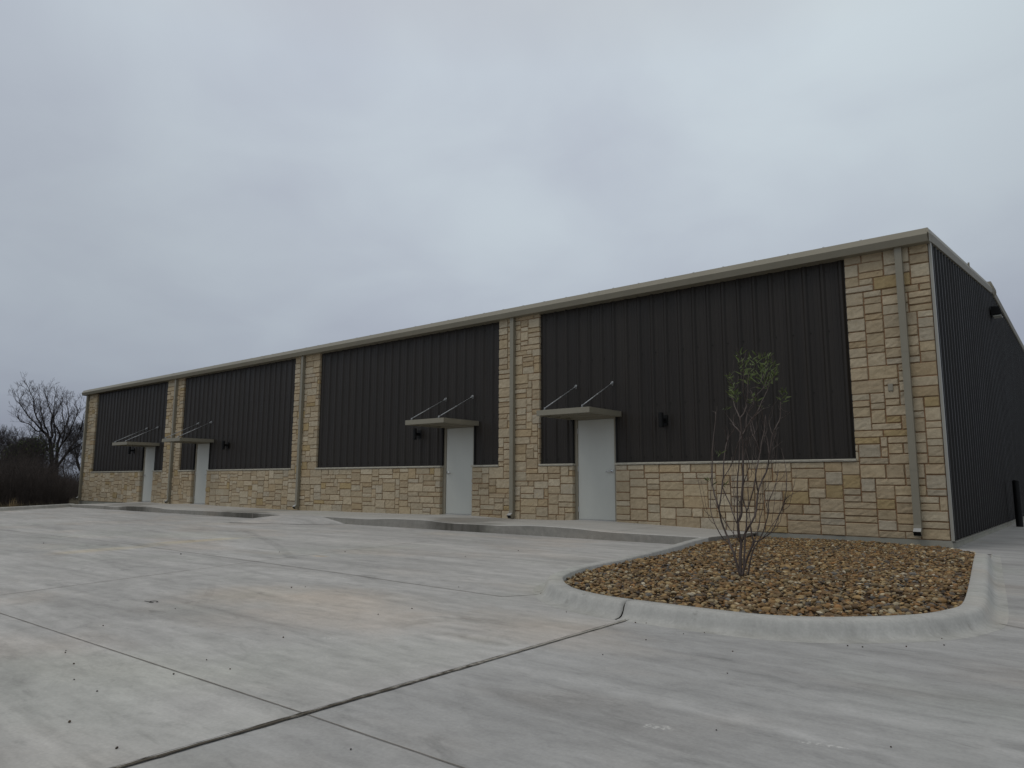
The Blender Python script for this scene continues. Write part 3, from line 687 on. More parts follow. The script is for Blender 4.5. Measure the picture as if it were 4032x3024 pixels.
for k, (l, r) in enumerate(PE):
    l, r = l-.05, r+.05; dl, dr = DO[k][0]-.004, DO[k][1]+.004; ph = l+.17
    g = MB()
    for (a, b, z0, z1) in ((l, dl, PZ-.02, H+.02), (dr, r, PZ-.02, H+.02), (dl, dr, 2.225, H+.02)):
        panel_piece(g, a, b, z0, z1, ph); screws(g, a, b, z0, z1, ph, (1.30, 2.36, 3.42, 4.48))
    # trim at the foot of the sheets, black closures round the door head
    g.box((l, .035, PZ+.001), (dl-.001, .062, PZ+.018), 0); g.box((dr+.001, .035, PZ+.001), (r, .062, PZ+.018), 0)
    g.box((dl-.03, .03, PZ+.02), (dl, .11, 2.26), 2); g.box((dr, .03, PZ+.02), (dr+.03, .11, 2.26), 2); g.box((dl-.03, .028, 2.225), (dr+.03, .11, 2.262), 2)
    part(g, 'metal_panel', [PANEL, BLACK, DARKGAP])
# ---- doors
for k, d in enumerate(DL):
    x0, x1 = DO[k]; zt_ = 2.22; y0, y1 = .095, .16
    g = MB(); jw = .062
    a0, a1 = X0+gx(x0)*UX-.0, X0+gx(x1)*UX+.0
    g.box((a0-.02, y0, -.02), (d-.004, y1, zt_), 0, .004); g.box((d+.914, y0, -.02), (a1+.02, y1, zt_), 0, .004); g.box((d-.0045, y0+.0005, 2.136), (d+.9145, y1, zt_-.001), 0, .004)
    g.box((a0-.02, y1-.001, -.02), (a1+.02, y1+.05, zt_), 0)
    fr_ = part(g, 'door_frame', FRAME)
    g = MB(); g.box((d, .112, .012), (d+.91, .156, 2.131), 0, .003); leaf = part(g, 'door', DOOR)
    g = MB(); g.box((d-.004, .104, -.012), (d+.914, .16, .008)); part(g, 'threshold', GALVCUT)
    hinge_left = k in (1, 3)
    hx = d+.07 if not hinge_left else d+.84; s_ = 1 if not hinge_left else -1
    g = MB(); zc = 1.02
    g.tube([(hx, .112, zc), (hx, .104, zc), (hx, .100, zc)], [.036, .036, .028], 20); g.tube([(hx, .102, zc), (hx, .06, zc)], .013, 12)
    g.tube([(hx-.012*s_, .058, zc), (hx+.02*s_, .055, zc), (hx+.075*s_, .058, zc-.002), (hx+.118*s_, .066, zc-.008)], [.011, .012, .010, .008], 10)
    part(g, 'handle', STEEL, leaf, True)
    hx = d-.002 if hinge_left else d+.912
    for hz in (.22, 1.08, 1.9):
        g = MB(); g.tube([(hx, .104, hz-.055), (hx, .104, hz+.055)], .0085, 10); g.box((hx-.017, .109, hz-.055), (hx+.017, .1125, hz+.055)); part(g, 'hinge', GALVCUT, leaf)
# ---- canopies
CR = [-26.34, -22.25, -9.745, -5.77]
for k, xr in enumerate(CR):
    xl = xr-1.30; yf = -1.17; zt_, zb_ = 2.262, 2.148; t_ = .045
    g = MB()
    g.box((xl, yf, zb_), (xr, yf+t_, zt_), 0, .004)
    g.box((xl, yf+t_+.001, zb_), (xl+t_, .055, zt_), 0, .004); g.box((xr-t_, yf+t_+.001, zb_), (xr, .055, zt_), 0, .004)
    g.box((xl+t_+.001, -.01, zb_+.002), (xr-t_-.001, .055, zt_-.002), 0, .004)
    # deck of ribbed sheet and two underside purlins
    n = 16
    for q in range(n):
        xa = xl+t_+(xr-xl-2*t_)*q/n; xb = xl+t_+(xr-xl-2*t_)*(q+1)/n; g.box((xa+.001, yf+t_+.001, zb_+.055+(q % 2)*.014), (xb-.001, -.011, zb_+.068+(q % 2)*.014))
    for yy in (-.78, -.40): g.box((xl+t_+.002, yy, zb_+.012), (xr-t_-.002, yy+.05, zb_+.054))
    cn = part(g, 'canopy', TAN)
    for xx in (xl+.19, xr-.19):
        a = Vector((xx, yf+.035, zt_+.035)); b = Vector((xx, .0, 2.865))
        g = MB(); d = (b-a).normalized()
        g.tube([a, a+d*.06], .012, 10); g.tube([a+d*.05, b-d*.05], .0105, 10); g.tube([b-d*.06, b], .0135, 10)
        m = (a+b)/2; g.tube([m-d*.02, m+d*.02], .0135, 10)
        g.box((xx-.02, yf+.012, zt_-.002), (xx+.02, yf+.06, zt_+.006)); g.box((xx-.006, yf+.015, zt_+.004), (xx+.006, yf+.055, zt_+.05))
        g.box((xx-.016, .022, 2.82), (xx+.016, .034, 2.91)); g.box((xx-.006, -.02, 2.835), (xx+.006, .022, 2.895))
        g.tube([(xx-.02, -.005, 2.865), (xx+.02, -.005, 2.865)], .009, 8)
        part(g, 'support_rod', GALV, cn, True)
# ---- gutter and eave
g = MB()
prof = [(-.085, H+.238), (-.13, H+.228), (-.212, H+.108), (-.168, H-.002), (.10, H-.006), (.10, H+.235)]
g.sweep([[(x, y, z) for y, z in prof] for x in (XL-.16, XL+8, XL+16, XL+25, .035)], None, closed=True)
# lower hem and lap seams
for x in (XL+8.4, XL+14.6, XL+20.8, XL+27.4): g.sweep([[(x+dx, y-.002 if y < 0 else y, z+(.002 if z > H+.1 else -.002)) for y, z in prof[:4]] for dx in (0, .035)], None, caps=False)
part(g, 'gutter', TAN)
# ---- roof and rake on the gable end
SK = .010
def rz(y):      # height of the upper rake edge
    return 4.775+.1085*(y+.15) if y < 8.75 else 5.74-.030*(y-8.75)
ys = [-.15, 2, 4.4, 8.75, 12, 16, 20]
g = MB()
for (a, b) in zip(ys[:-1], ys[1:]):
    V = []
    for y in (a, b):
        z = rz(y)
        V += [(XL-.1, y, z-.01), (.05+SK*y, y, z-.01), (.05+SK*y, y, z-.06), (XL-.1, y, z-.06)]
    g.add(V, [(0, 4, 5, 1)[::-1], (3, 2, 6, 7)[::-1], (0, 3, 7, 4)[::-1], (1, 5, 6, 2)[::-1]])
for i in range(54): g.box((XL+.3+i*.61-.016, -.075, H+.236), (XL+.3+i*.61+.016, .3, H+.256))
part(g, 'roof', ROOF)
g = MB()
def rake_ring(y, zo=0.):
    X = SK*y; z = rz(y)+zo
    return [(X+.012, y, z+.115-.0), (X+.085, y, z-.01), (X+.085, y, z-.055), (X+.045, y, z-.115), (X+.0, y, z-.135), (X-.02, y, z+.1)]
def rk(y):
    X = SK*y; z = rz(y)
    return [(X-.03, y, z+.105), (X+.035, y, z+.10), (X+.085, y, z-.02), (X+.083, y, z-.028), (X+.058, y, z-.125), (X-.03, y, z-.125)]
YR = [-.205, .5, 4.4]
r0 = [(-.03, -.125, H+.23), (.035, -.135, H+.229), (.064, -.218, H+.109), (.062, -.215, H+.10), (.048, -.170, H-.003), (-.03, -.10, H-.003)]
g.sweep([rk(0.05), rk(2.), rk(4.36)], None, closed=True); g.sweep([rk(4.37), rk(8.35)], None, closed=True); g.sweep([rk(8.97), rk(13.), rk(20.)], None, closed=True)
g.sweep([[(x, y+(0), z) for x, y, z in r0], rk(.05)], None, closed=True)
for y in (4.365,): g.box((SK*y+.04, y-.004, rz(y)+.02), (SK*y+.075, y+.004, rz(y)+.125))
part(g, 'rake_trim', TAN)
g = MB()        # ridge cap end
y = 8.66; z = rz(8.75)
def rc(y, k): X = SK*y; return [(X-.1, y, z+.11+k), (X+.06, y, z+.105+k), (X+.105, y, z-.02+k), (X+.05, y, z-.135+k), (X-.1, y, z-.135+k)]
g.sweep([rc(8.352, -.02), rc(8.36, .035), rc(8.9, .035), rc(8.965, -.03)], None, closed=True); part(g, 'ridge_cap', TAN)
# ---- corner trim and ribbed gable wall
g = MB(); g.box((.006, .006, Z0-.004), (.042, .018, H+.08)); g.box((.030, .018, Z0-.004), (.042, .10, H+.09)); part(g, 'corner_trim', TRIM)
g = MB()
pr = rib_profile(.06, 19.5, .26, .034, 0.)
n = len(pr)
def sx(y, b): return SK*y-b*1.0
V = [(sx(y, b), y, -.088) for y, b in pr]+[(sx(y, b), y, rz(y)-.09) for y, b in pr]
g.add(V, [(i+1, i, n+i, n+i+1) for i in range(n-1)])
for y in np.arange(.325, 19, .305):
    for zr in (.05, 1.1, 2.2, 3.3, 4.4):
        if zr < rz(y)-.1: g.box((SK*y-.002, y-.007, zr-.007), (SK*y+.014, y+.007, zr+.007), 1)
for y in (1.4, 4.45, 7.5, 10.55): g.box((SK*y-.002, y, -.085), (SK*y+.003, y+.006, rz(y)-.1), 1)
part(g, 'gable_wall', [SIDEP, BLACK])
g = MB()
V = []
for y in (.10, 19.5):
    X = SK*y; V += [(X-.01, y, -.10), (X+.048, y, -.10), (X+.048, y, -.108), (X-.01, y, -.108), (X+.048, y, -.092), (X+.044, y, -.092)]
g.add([(V[0]), V[1], V[7], V[6], V[3], V[2], V[8], V[9]], [(0, 1, 2, 3), (5, 4, 7, 6), (1, 5, 6, 2)])
part(g, 'base_trim', TRIM)
g = MB(); V = []
for y in (.012, 19.5): V += [(SK*y+.013, y, -.5), (SK*y+.012, y, -.1085), (SK*y-.3, y, -.1085), (SK*y-.3, y, -.5)]
g.add(V, [(0, 4, 5, 1), (1, 5, 6, 2), (0, 1, 2, 3), (7, 6, 5, 4)]); part(g, 'side_foundation', FOUND2)
# back and left walls close the volume
g = MB(); g.box((XL, 19.5, -.3), (.15, 19.6, rz(19.5)-.1)); g.box((XL+.01, .131, -.3), (XL+.05, 19.5, H+.05))
g.add([(XL+.03, .13, H), (XL+.03, 19.5, H), (XL+.03, 19.5, rz(19.5)-.07), (XL+.03, 8.75, rz(8.75)-.07)], [(0, 1, 2, 3)])
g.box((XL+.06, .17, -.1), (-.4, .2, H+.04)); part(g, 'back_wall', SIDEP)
# ---- downspouts
for k, x in enumerate((-33.40, -25.08, -16.95, -8.61, -.42)):
    g = MB(); w_ = .052; ya, yb = -.105, -.018; zb_ = .10
    ring = lambda z, oy=0: [(x-w_, ya+oy, z), (x+w_, ya+oy, z), (x+w_, yb+oy, z), (x-w_, yb+oy, z)]
    g.sweep([ring(H+.03), ring(zb_)], None, closed=True, caps=False)
    # kick-out elbow: open mouth
    m0 = [(x-w_-.002, ya-.002, zb_+.05), (x+w_+.002, ya-.002, zb_+.05), (x+w_+.002, yb+.002, zb_+.05), (x-w_-.002, yb+.002, zb_+.05)]
    m1 = [(x-w_-.002, ya-.012, zb_-.005), (x+w_+.002, ya-.012, zb_-.005), (x+w_+.002, yb+.002, zb_-.055), (x-w_-.002, yb+.002, zb_-.055)]
    m2 = [(x-w_-.002, ya-.085, zb_-.055), (x+w_+.002, ya-.085, zb_-.055), (x+w_+.002, ya-.03, zb_-.125), (x-w_-.002, ya-.03, zb_-.125)]
    g.sweep([m0, m1, m2], None, closed=True, caps=False)
    ds = part(g, 'downspout', TAN)
    g = MB(); top_ = [m1[0], m1[1], m2[1], m2[0]]; g.add([(a, b-.002, c_+.0035) for a, b, c_ in top_], [(0, 1, 2, 3)]); g.add([(m2[q][0], m2[q][1]+.012, m2[q][2]+.012) for q in range(4)], [(0, 1, 2, 3)], 1)  # second quad: black sheet set in the mouth as its inner shade
    part(g, 'elbow_cap_mouth_shade', [GALVCUT, DARKGAP], ds)
    for zs in (1.0, 2.9):
        g = MB(); g.box((x-w_-.004, ya-.003, zs), (x+w_+.004, -.012, zs+.03)); part(g, 'strap', TAN, ds)

# ------------------------------------------------------------------ wall lamps and small fittings
def lamp(x, label):
    r = tag(empty('wall_lamp', (x, .03, 1.87)), label, 'wall lamp', 'cylinder lamps on the dark panels')
    g = MB(); n = 20; yc = -.135
    g.tube([(x, yc, 1.872), (x, yc, 1.874), (x, yc, 2.162), (x, yc, 2.164)], [.046, .05, .05, .046], n); part(g, 'lamp_body', BLACK, r, False)
    g = MB(); g.box((x-.03, -.09, 1.985), (x+.03, .022, 2.055), 0, .004); part(g, 'arm', BLACK, r)
    g = MB(); g.box((x-.07, .012, 1.91), (x+.07, .034, 2.125), 0, .004); part(g, 'backplate', BLACK, r)
lamp(-28.52, 'black cylinder wall lamp beneath the rods of the farthest left canopy')
lamp(-21.27, 'black cylinder wall lamp on the panel right of the second door from the left')
lamp(-11.80, 'black cylinder wall lamp left of the second largest door with its lever on the left')
lamp(-4.77, 'black cylinder wall lamp right of the nearest door, left of the young tree')
y = 8.05; fx = SK*y
r = tag(empty('flood_light', (.1, y, 4.9)), 'black box floodlight mounted high under the gable rake of the side wall', 'floodlight')
g = MB(); a_, b_ = y-.20, y+.20
g.add([(fx+.05, a_, 5.13), (fx+.22, a_, 5.11), (fx+.27, a_, 4.94), (fx+.05, a_, 4.90), (fx+.05, b_, 5.13), (fx+.22, b_, 5.11), (fx+.27, b_, 4.94), (fx+.05, b_, 4.90)],
      [(0, 1, 2, 3), (7, 6, 5, 4), (0, 4, 5, 1), (1, 5, 6, 2), (3, 2, 6, 7), (0, 3, 7, 4)]); part(g, 'housing', BLACK, r)
g = MB(); g.box((fx+.08, a_+.03, 4.885), (fx+.25, b_-.03, 4.901)); part(g, 'lens', GLASS, r)
g = MB(); g.box((fx, y-.08, 4.93), (fx+.049, y+.08, 5.06)); part(g, 'bracket', BLACK, r)
r = tag(empty('junction_box', (-.68, 0, 2.28)), 'small tan cover box on the corner limestone pier beside the downspout', 'junction box')
g = MB(); g.box((-.716, -.035, 2.287), (-.642, .0, 2.405), 0, .004); part(g, 'cover', FRAME, r)
for xx in (-.705, -.662):
    g = MB(); g.box((xx, -.028, 2.278), (xx+.007, -.004, 2.288)); part(g, 'screw_tab', BLACK, r)
# bollard
bp = CP+ray(4012, 2075)*16.8
r = tag(empty('bollard', (bp.x+.02, bp.y, ZL)), 'black steel bollard standing beside the ribbed gable wall', 'bollard')
g = MB(); bx, by = bp.x+.02, bp.y
g.tube([(bx, by, ZL-.05), (bx, by, .865)], .072, 24, cap=False); part(g, 'post', BLACK, r, True)
g = MB(); g.tube([(bx, by, .862), (bx, by, .872), (bx, by, .886), (bx, by, .892)], [.0745, .0745, .055, .01], 24); part(g, 'cap', BLACK, r, True)

# ------------------------------------------------------------------ young multi-stem tree in the island
def wpt(px, py, yoff): q = onY(px, py, -6.02+yoff); return q
STEMS = [  # points in the photograph's frame, base radius, tip radius, depth drift
 ([(2916, 2268), (2915, 2189), (2919, 2141), (2910, 2105), (2905, 2057)], .013, .0105, 0),
 ([(2905, 2057), (2920, 2020), (2919, 1972), (2925, 1900), (2926, 1793), (2924, 1740), (2921, 1712), (2914, 1645)], .0105, .006, .02),
 ([(2905, 2057), (2903, 1972), (2904, 1900), (2911, 1800), (2915, 1700)], .007, .004, -.1),
 ([(2914, 2266), (2891, 2184), (2876, 2148), (2864, 2112), (2845, 2066), (2831, 2008), (2823, 1980), (2809, 1931), (2804, 1880), (2808, 1742), (2819, 1639), (2815, 1622)], .010, .0025, -.22),
 ([(2831, 2008), (2840, 1948), (2847, 1880), (2851, 1802), (2863, 1739), (2873, 1715), (2891, 1690), (2896, 1670)], .006, .003, .1),
 ([(2863, 1739), (2855, 1700), (2851, 1692)], .003, .0018, 0), ([(2863, 1739), (2868, 1700), (2860, 1680)], .003, .0015, .03),
 ([(2922, 2268), (2934, 2225), (2945, 2190), (2958, 2160), (2966, 2134), (2960, 2105), (2956, 2073)], .010, .006, .1),
 ([(2956, 2073), (2953, 2040), (2947, 1990), (2945, 1940)], .004, .002, .1),
 ([(2922, 2131), (2937, 2093), (2954, 2066), (2973, 2030), (2980, 1984), (2985, 1936), (2997, 1900), (3020, 1850), (3029, 1796), (3036, 1750), (3041, 1712), (3056, 1680), (3071, 1648), (3073, 1610), (3074, 1582)], .009, .0028, -.15),
 ([(2985, 1936), (2979, 1905), (2976, 1860), (2990, 1800), (2998, 1745), (3010, 1690), (3014, 1640)], .006, .003, .2),
 ([(2966, 2134), (2997, 2124), (3040, 2090), (3069, 2025), (3091, 1972), (3113, 1948)], .006, .002, .25),
 ([(3069, 2025), (3086, 1980), (3096, 1930), (3096, 1860), (3085, 1800), (3076, 1765)], .0035, .0015, .3),
 ([(2946, 2264), (2958, 2189), (2973, 2153), (2990, 2124), (3009, 2083), (3026, 2016), (3026, 1980), (3042, 1940), (3055, 1900), (3065, 1850)], .007, .002, .22),
 ([(3026, 2016), (3015, 1975), (3012, 1930), (3016, 1880)], .003, .0015, .2),
 ([(2927, 2262), (2931, 2190), (2934, 2117), (2939, 2069), (2940, 2016), (2934, 1990), (2925, 1960), (2930, 1900), (2950, 1840)], .0085, .003, .18),
 ([(2940, 2016), (2952, 1978), (2961, 1948), (2970, 1905), (2982, 1840), (2990, 1785), (2978, 1740), (2960, 1700), (2953, 1650)], .005, .002, .12),
 ([(2901, 2059), (2885, 2020), (2872, 1980), (2850, 1931), (2846, 1890), (2880, 1830), (2905, 1750), (2916, 1725), (2935, 1690), (2960, 1655), (2990, 1622)], .005, .002, .08),
 ([(2872, 2141), (2847, 2119), (2821, 2076), (2802, 2025), (2797, 1980), (2800, 1920), (2801, 1860), (2800, 1800), (2803, 1765)], .0045, .0014, -.25),
 ([(2910, 2130), (2895, 2110), (2876, 2085), (2858, 2060), (2836, 2020), (2833, 1990), (2840, 1950)], .004, .0015, -.15),
 ([(2966, 2150), (2975, 2120), (2985, 2080), (2993, 2040), (3005, 1990), (3002, 1940), (3000, 1900)], .004, .002, .12),
 ([(2980, 2140), (3010, 2110), (3035, 2075), (3060, 2040), (3082, 2000), (3108, 1955)], .0035, .0012, .35),
 ([(2896, 2184), (2898, 2150), (2905, 2115), (2908, 2060), (2912, 2010), (2908, 1950)], .004, .002, .15),
 ([(2889, 2115), (2890, 2050), (2892, 1990), (2888, 1940), (2884, 1880), (2880, 1800)], .0032, .0015, .2),
 # leaders above
 ([(2921, 1712), (2903, 1688), (2891, 1676), (2884, 1664), (2870, 1645), (2854, 1626)], .005, .002, -.12),
 ([(2891, 1676), (2887, 1650), (2888, 1642)], .002, .0012, 0),
 ([(2914, 1645), (2904, 1625), (2890, 1590), (2885, 1560), (2882, 1520), (2886, 1510)], .0045, .0018, -.1),
 ([(2885, 1575), (2873, 1530), (2872, 1500), (2873, 1490)], .0025, .0014, .05),
 ([(2914, 1645), (2930, 1625), (2940, 1591), (2930, 1560), (2926, 1531), (2928, 1470), (2925, 1430), (2920, 1408)], .005, .0018, .05),
 ([(2940, 1591), (2944, 1540), (2946, 1490), (2955, 1450), (2962, 1420)], .003, .0015, .1),
 ([(2921, 1712), (2935, 1690), (2941, 1640), (2948, 1620), (2966, 1600), (2968, 1575), (2980, 1555), (3003, 1530)], .005, .002, .08),
 ([(2968, 1575), (2960, 1545), (2954, 1530), (2985, 1523)], .0025, .0012, .05),
 ([(2935, 1690), (2960, 1650), (2985, 1615), (3000, 1580), (3018, 1545), (3030, 1510), (3040, 1480)], .004, .0018, .15),
 ([(3003, 1530), (3015, 1505), (3022, 1470), (3010, 1430), (2998, 1395)], .0022, .0014, .05),
 ([(3003, 1530), (3030, 1510), (3048, 1480), (3050, 1450)], .0022, .0014, .1),
 ([(2990, 1510), (3005, 1480), (3020, 1440), (3025, 1418)], .002, .0012, -.05),
 ([(2950, 1660), (2975, 1635), (2990, 1620), (3008, 1608)], .0025, .0012, .1),
 # right cluster
 ([(3029, 1796), (3022, 1740), (3010, 1690), (3003, 1640), (2998, 1610), (2994, 1595)], .004, .0014, .06),
 ([(3041, 1712), (3032, 1680), (3028, 1650), (3037, 1620), (3040, 1600)], .003, .0013, 0),
 ([(3036, 1750), (3050, 1725), (3058, 1690), (3069, 1682)], .0025, .0012, .05),
 ([(3071, 1648), (3090, 1640), (3112, 1621)], .002, .001, .05),
 ([(2992, 1780), (2975, 1725), (2968, 1690), (2962, 1665), (2958, 1640)], .0032, .0013, .1),
 ([(3010, 1720), (3020, 1690), (3015, 1640), (3015, 1632)], .003, .0013, .12),
 ([(3041, 1745), (3048, 1780), (3056, 1812)], .002, .0015, .05), ([(3041, 1770), (3060, 1755), (3068, 1748)], .002, .001, .05),
 ([(2921, 1850), (2933, 1780), (2945, 1740), (2955, 1720), (2975, 1700), (2978, 1660)], .003, .0013, .15),
 ([(2952, 1840), (2940, 1780), (2935, 1745), (2930, 1725)], .0028, .0018, .1), ([(2955, 1760), (2952, 1720)], .002, .0012, .1)]
TR = tag(empty('young_desert_willow', tuple(wpt(2918, 2266, 0))), 'young multi-stem tree, nearly bare with green leaves at its top, in the gravel island', 'young tree')
def catm(pts, n=4):
    out_ = []
    for i in range(len(pts)-1):
        a = pts[max(i-1, 0)]; b = pts[i]; c_ = pts[i+1]; d = pts[min(i+2, len(pts)-1)]
        for k in range(n):
            t = k/n; out_.append(.5*((2*b)+(c_-a)*t+(2*a-5*b+4*c_-d)*t*t+(-a+3*b-3*c_+d)*t**3))
    out_.append(pts[-1]); return out_
# depth of a point so that stems meet at forks: a smooth field of (px,py)
def dep(px, py, drift): 
    h = (2268-py)/870.
    return (.55*math.sin(px*.031+1.2)*h*.45+ .25*h*math.sin(px*.09+py*.004))*1.0
g = MB(); tips = []; rt = random.Random(5)
allseg = []
for pts, ra, rb, dr in STEMS:
    W = catm([wpt(x, y, dep(x, y, dr)) for x, y in pts], 4); n = len(W)
    W = [p+Vector((rt.uniform(-1, 1), rt.uniform(-1, 1), 0))*.0018 for p in W]
    g.tube(W, [1.22*(ra+(rb-ra)*i/(n-1)) for i in range(n)], 7); allseg.append((W, rb))
for W, rb in allseg:       # fine twigs
    L = len(W)
    for i in range(3, L, 2):
        if rt.random() < .42 and W[i].z > .5:
            d = (W[i]-W[i-1]).normalized(); a = rt.uniform(0, 6.28)
            s_ = Vector((math.cos(a), math.sin(a), .25)).normalized(); l = rt.uniform(.06, .24)
            q1 = W[i]+(d*.75+s_*.55)*l*.5; q2 = q1+(d*.95+s_*.2)*l*.55; g.tube([W[i], q1, q2], [.0019, .0015, .0009], 4)
for px, py, l in ((2775, 2010, .5), (2790, 2040, .4), (2880, 1990, .5), (3040, 2060, .6), (3060, 2080, .5), (3075, 2050, .45), (2990, 2070, .6), (2950, 2080, .6), (2860, 2050, .5), (2970, 2010, .6), (3020, 2000, .5), (3030, 1900, .5), (2895, 1950, .5), (2940, 1900, .45), (3050, 1850, .4), (2960, 1870, .4), (3110, 1990, .35)):
    a = wpt(px, py, rt.uniform(-.12, .12)); lean = (px-2920)/400
    root_pt = min((q for W, _ in allseg for q in W if q.z < a.z-.05), key=lambda q: (q-a).length); g.tube([root_pt, (root_pt*.5+a*.5)-Vector((0, 0, .01)), a], [.0028, .0026, .0022], 4)
    pts = [a+Vector((r_.x*lean*.5*t*l+rt.uniform(-.006, .006), r_.y*lean*.5*t*l, t*l)) for t in (0, .3, .6, 1)]; g.tube(pts, [.0022, .002, .0016, .0009], 4)
part(g, 'branches', BARK_S, TR, True)
g = MB()
def leafblade(g, p, d, l, w_):
    s_ = d.cross(Vector((rt.uniform(-1, 1), rt.uniform(-1, 1), rt.uniform(-.3, .6)))).normalized(); n = d.cross(s_)
    A = [p, p+d*l*.3+s_*w_+n*.1*w_, p+d*l*.3-s_*w_, p+d*l*.68+s_*w_*.8-n*l*.05, p+d*l*.68-s_*w_*.8-n*l*.05, p+d*l-n*l*.14]
    g.add(A, [(0, 1, 2), (1, 3, 4, 2), (3, 5, 4)])
def tuft(px, py, n, rad, l=.075, up=.8):
    c0 = wpt(px, py, dep(px, py, 0))
    for _ in range(n):
        p = c0+Vector((rt.gauss(0, rad*.5), rt.gauss(0, rad*.5), rt.uniform(-rad, rad)))
        a = rt.uniform(0, 6.28); d = Vector((math.cos(a)*rt.uniform(.3, 1), math.sin(a)*rt.uniform(.3, 1), rt.uniform(-.1, 1)*up+.2)).normalized()
        leafblade(g, p, d, l*rt.uniform(.6, 1.2), .0062*rt.uniform(.7, 1.2))
for px, py, n, rad in [(2918, 1412, 20, .05), (2922, 1440, 16, .05), (2945, 1445, 14, .05), (2958, 1425, 9, .04), (2935, 1465, 12, .05), (2955, 1478, 22, .055), (2950, 1500, 16, .045), (2995, 1398, 10, .04), (3000, 1425, 12, .04), (3010, 1450, 26, .06), (3024, 1420, 16, .045), (2998, 1478, 22, .05), (3015, 1470, 14, .05), (3045, 1455, 14, .05), (3048, 1480, 26, .055), (3025, 1505, 26, .05), (3012, 1515, 12, .04), (2985, 1490, 14, .05),
        (2871, 1488, 14, .035), (2888, 1520, 10, .035), (2890, 1550, 22, .05), (2902, 1568, 22, .045), (2885, 1535, 10, .04), (2852, 1622, 6, .025), (2963, 1574, 12, .04), (2966, 1590, 8, .03), (3083, 1560, 18, .04), (3078, 1580, 6, .03), (3010, 1608, 6, .03), (2830, 1790, 9, .03), (2796, 1903, 9, .03), (2861, 1912, 8, .025), (2955, 1510, 6, .05), (2870, 1545, 4, .03), (2990, 1440, 8, .06), (3035, 1435, 8, .06)]:
    tuft(px, py, int(n*.7), rad)
part(g, 'leaves', LEAF, TR)

# ------------------------------------------------------------------ bare trees beyond the lot
def grow(p, d, L, r, lev, maxlev, segs, rnd, up=.15, spread=.55, kids=(2, 3)):
    n = 4; q = p.copy(); dd = d.copy(); pts = [q.copy()]; rr = [r]
    for i in range(n):
        dd = (dd+Vector((rnd.gauss(0, .11), rnd.gauss(0, .11), rnd.gauss(0, .08)+up*.18))).normalized(); q = q+dd*(L/n); pts.append(q.copy()); rr.append(r*(1-.32*(i+1)/n))
    segs.append((pts, rr, lev))
    if lev >= maxlev: return
    for i in range(rnd.randint(*kids)):
        a = rnd.uniform(0, 6.28); s_ = dd.orthogonal().normalized(); s_ = Matrix.Rotation(a, 3, dd)@s_
        nd = (dd*(1-spread*.45)+s_*spread*rnd.uniform(.6, 1.15)+Vector((0, 0, up))).normalized()
        grow(pts[-1], nd, L*rnd.uniform(.62, .86), rr[-1]*rnd.uniform(.62, .8), lev+1, maxlev, segs, rnd, up, spread, kids)
    for i in range(rnd.randint(1, 2) if lev else 0):
        k = rnd.randint(1, n-1); a = rnd.uniform(0, 6.28); s_ = Matrix.Rotation(a, 3, dd)@dd.orthogonal().normalized()
        grow(pts[k], (dd*.6+s_*.8+Vector((0, 0, up))).normalized(), L*rnd.uniform(.45, .7), rr[k]*.45, min(lev+2, maxlev), maxlev, segs, rnd, up, spread, kids)
def bare_tree(px, D, height, label, seed, trunk=.16, lev=6, spread=.55, up=.12, nstems=1, leafy=0, lean=0., cat='tree', base_d=None, scale_first=.26):
    d = ray(px, 1905); b = CP+d*D; b.z = -.3; rnd = random.Random(seed)
    root = tag(empty('bare_tree', tuple(b)), label, cat, 'bare trees beyond the lot'); segs = []
    right = r_
    for s_ in range(nstems):
        ang = (s_-(nstems-1)/2)*.42 if nstems > 1 else 0
        dirv = (Vector((0, 0, 1))+right*(math.tan(ang)+lean)+Vector((rnd.gauss(0, .05), rnd.gauss(0, .05), 0))).normalized()
        grow(b+right*ang*.15, dirv, height*scale_first, trunk*(1 if s_ == 0 else .75), 0, lev, segs, rnd, up, spread)
    zmax = max(p.z for ps, _, _ in segs for p in ps)+.3; k = height/zmax
    T = MB(); C_ = MB(); Lf = MB()
    for ps, rr, lv in segs:
        ps = [b+(p-b)*k for p in ps]
        (T if lv <= 2 else C_).tube(ps, [max(a*k, .0055) for a in rr], 6 if lv <= 2 else 3, cap=False)
        if leafy and lv >= 5 and rnd.random() < leafy:
            for _ in range(3):
                p = rnd.choice(ps); s = .06; v = Vector((rnd.uniform(-1, 1), rnd.uniform(-1, 1), rnd.uniform(-1, 1))).normalized()*s; u = v.orthogonal().normalized()*s*.6
                Lf.add([p-v, p+u, p+v, p-u], [(0, 1, 2, 3)])
    part(T, 'trunk', BARK_D, root, True); part(C_, 'crown', BARK_F, root, True)
    if Lf.v: part(Lf, 'leaves', LEAF_T, root)
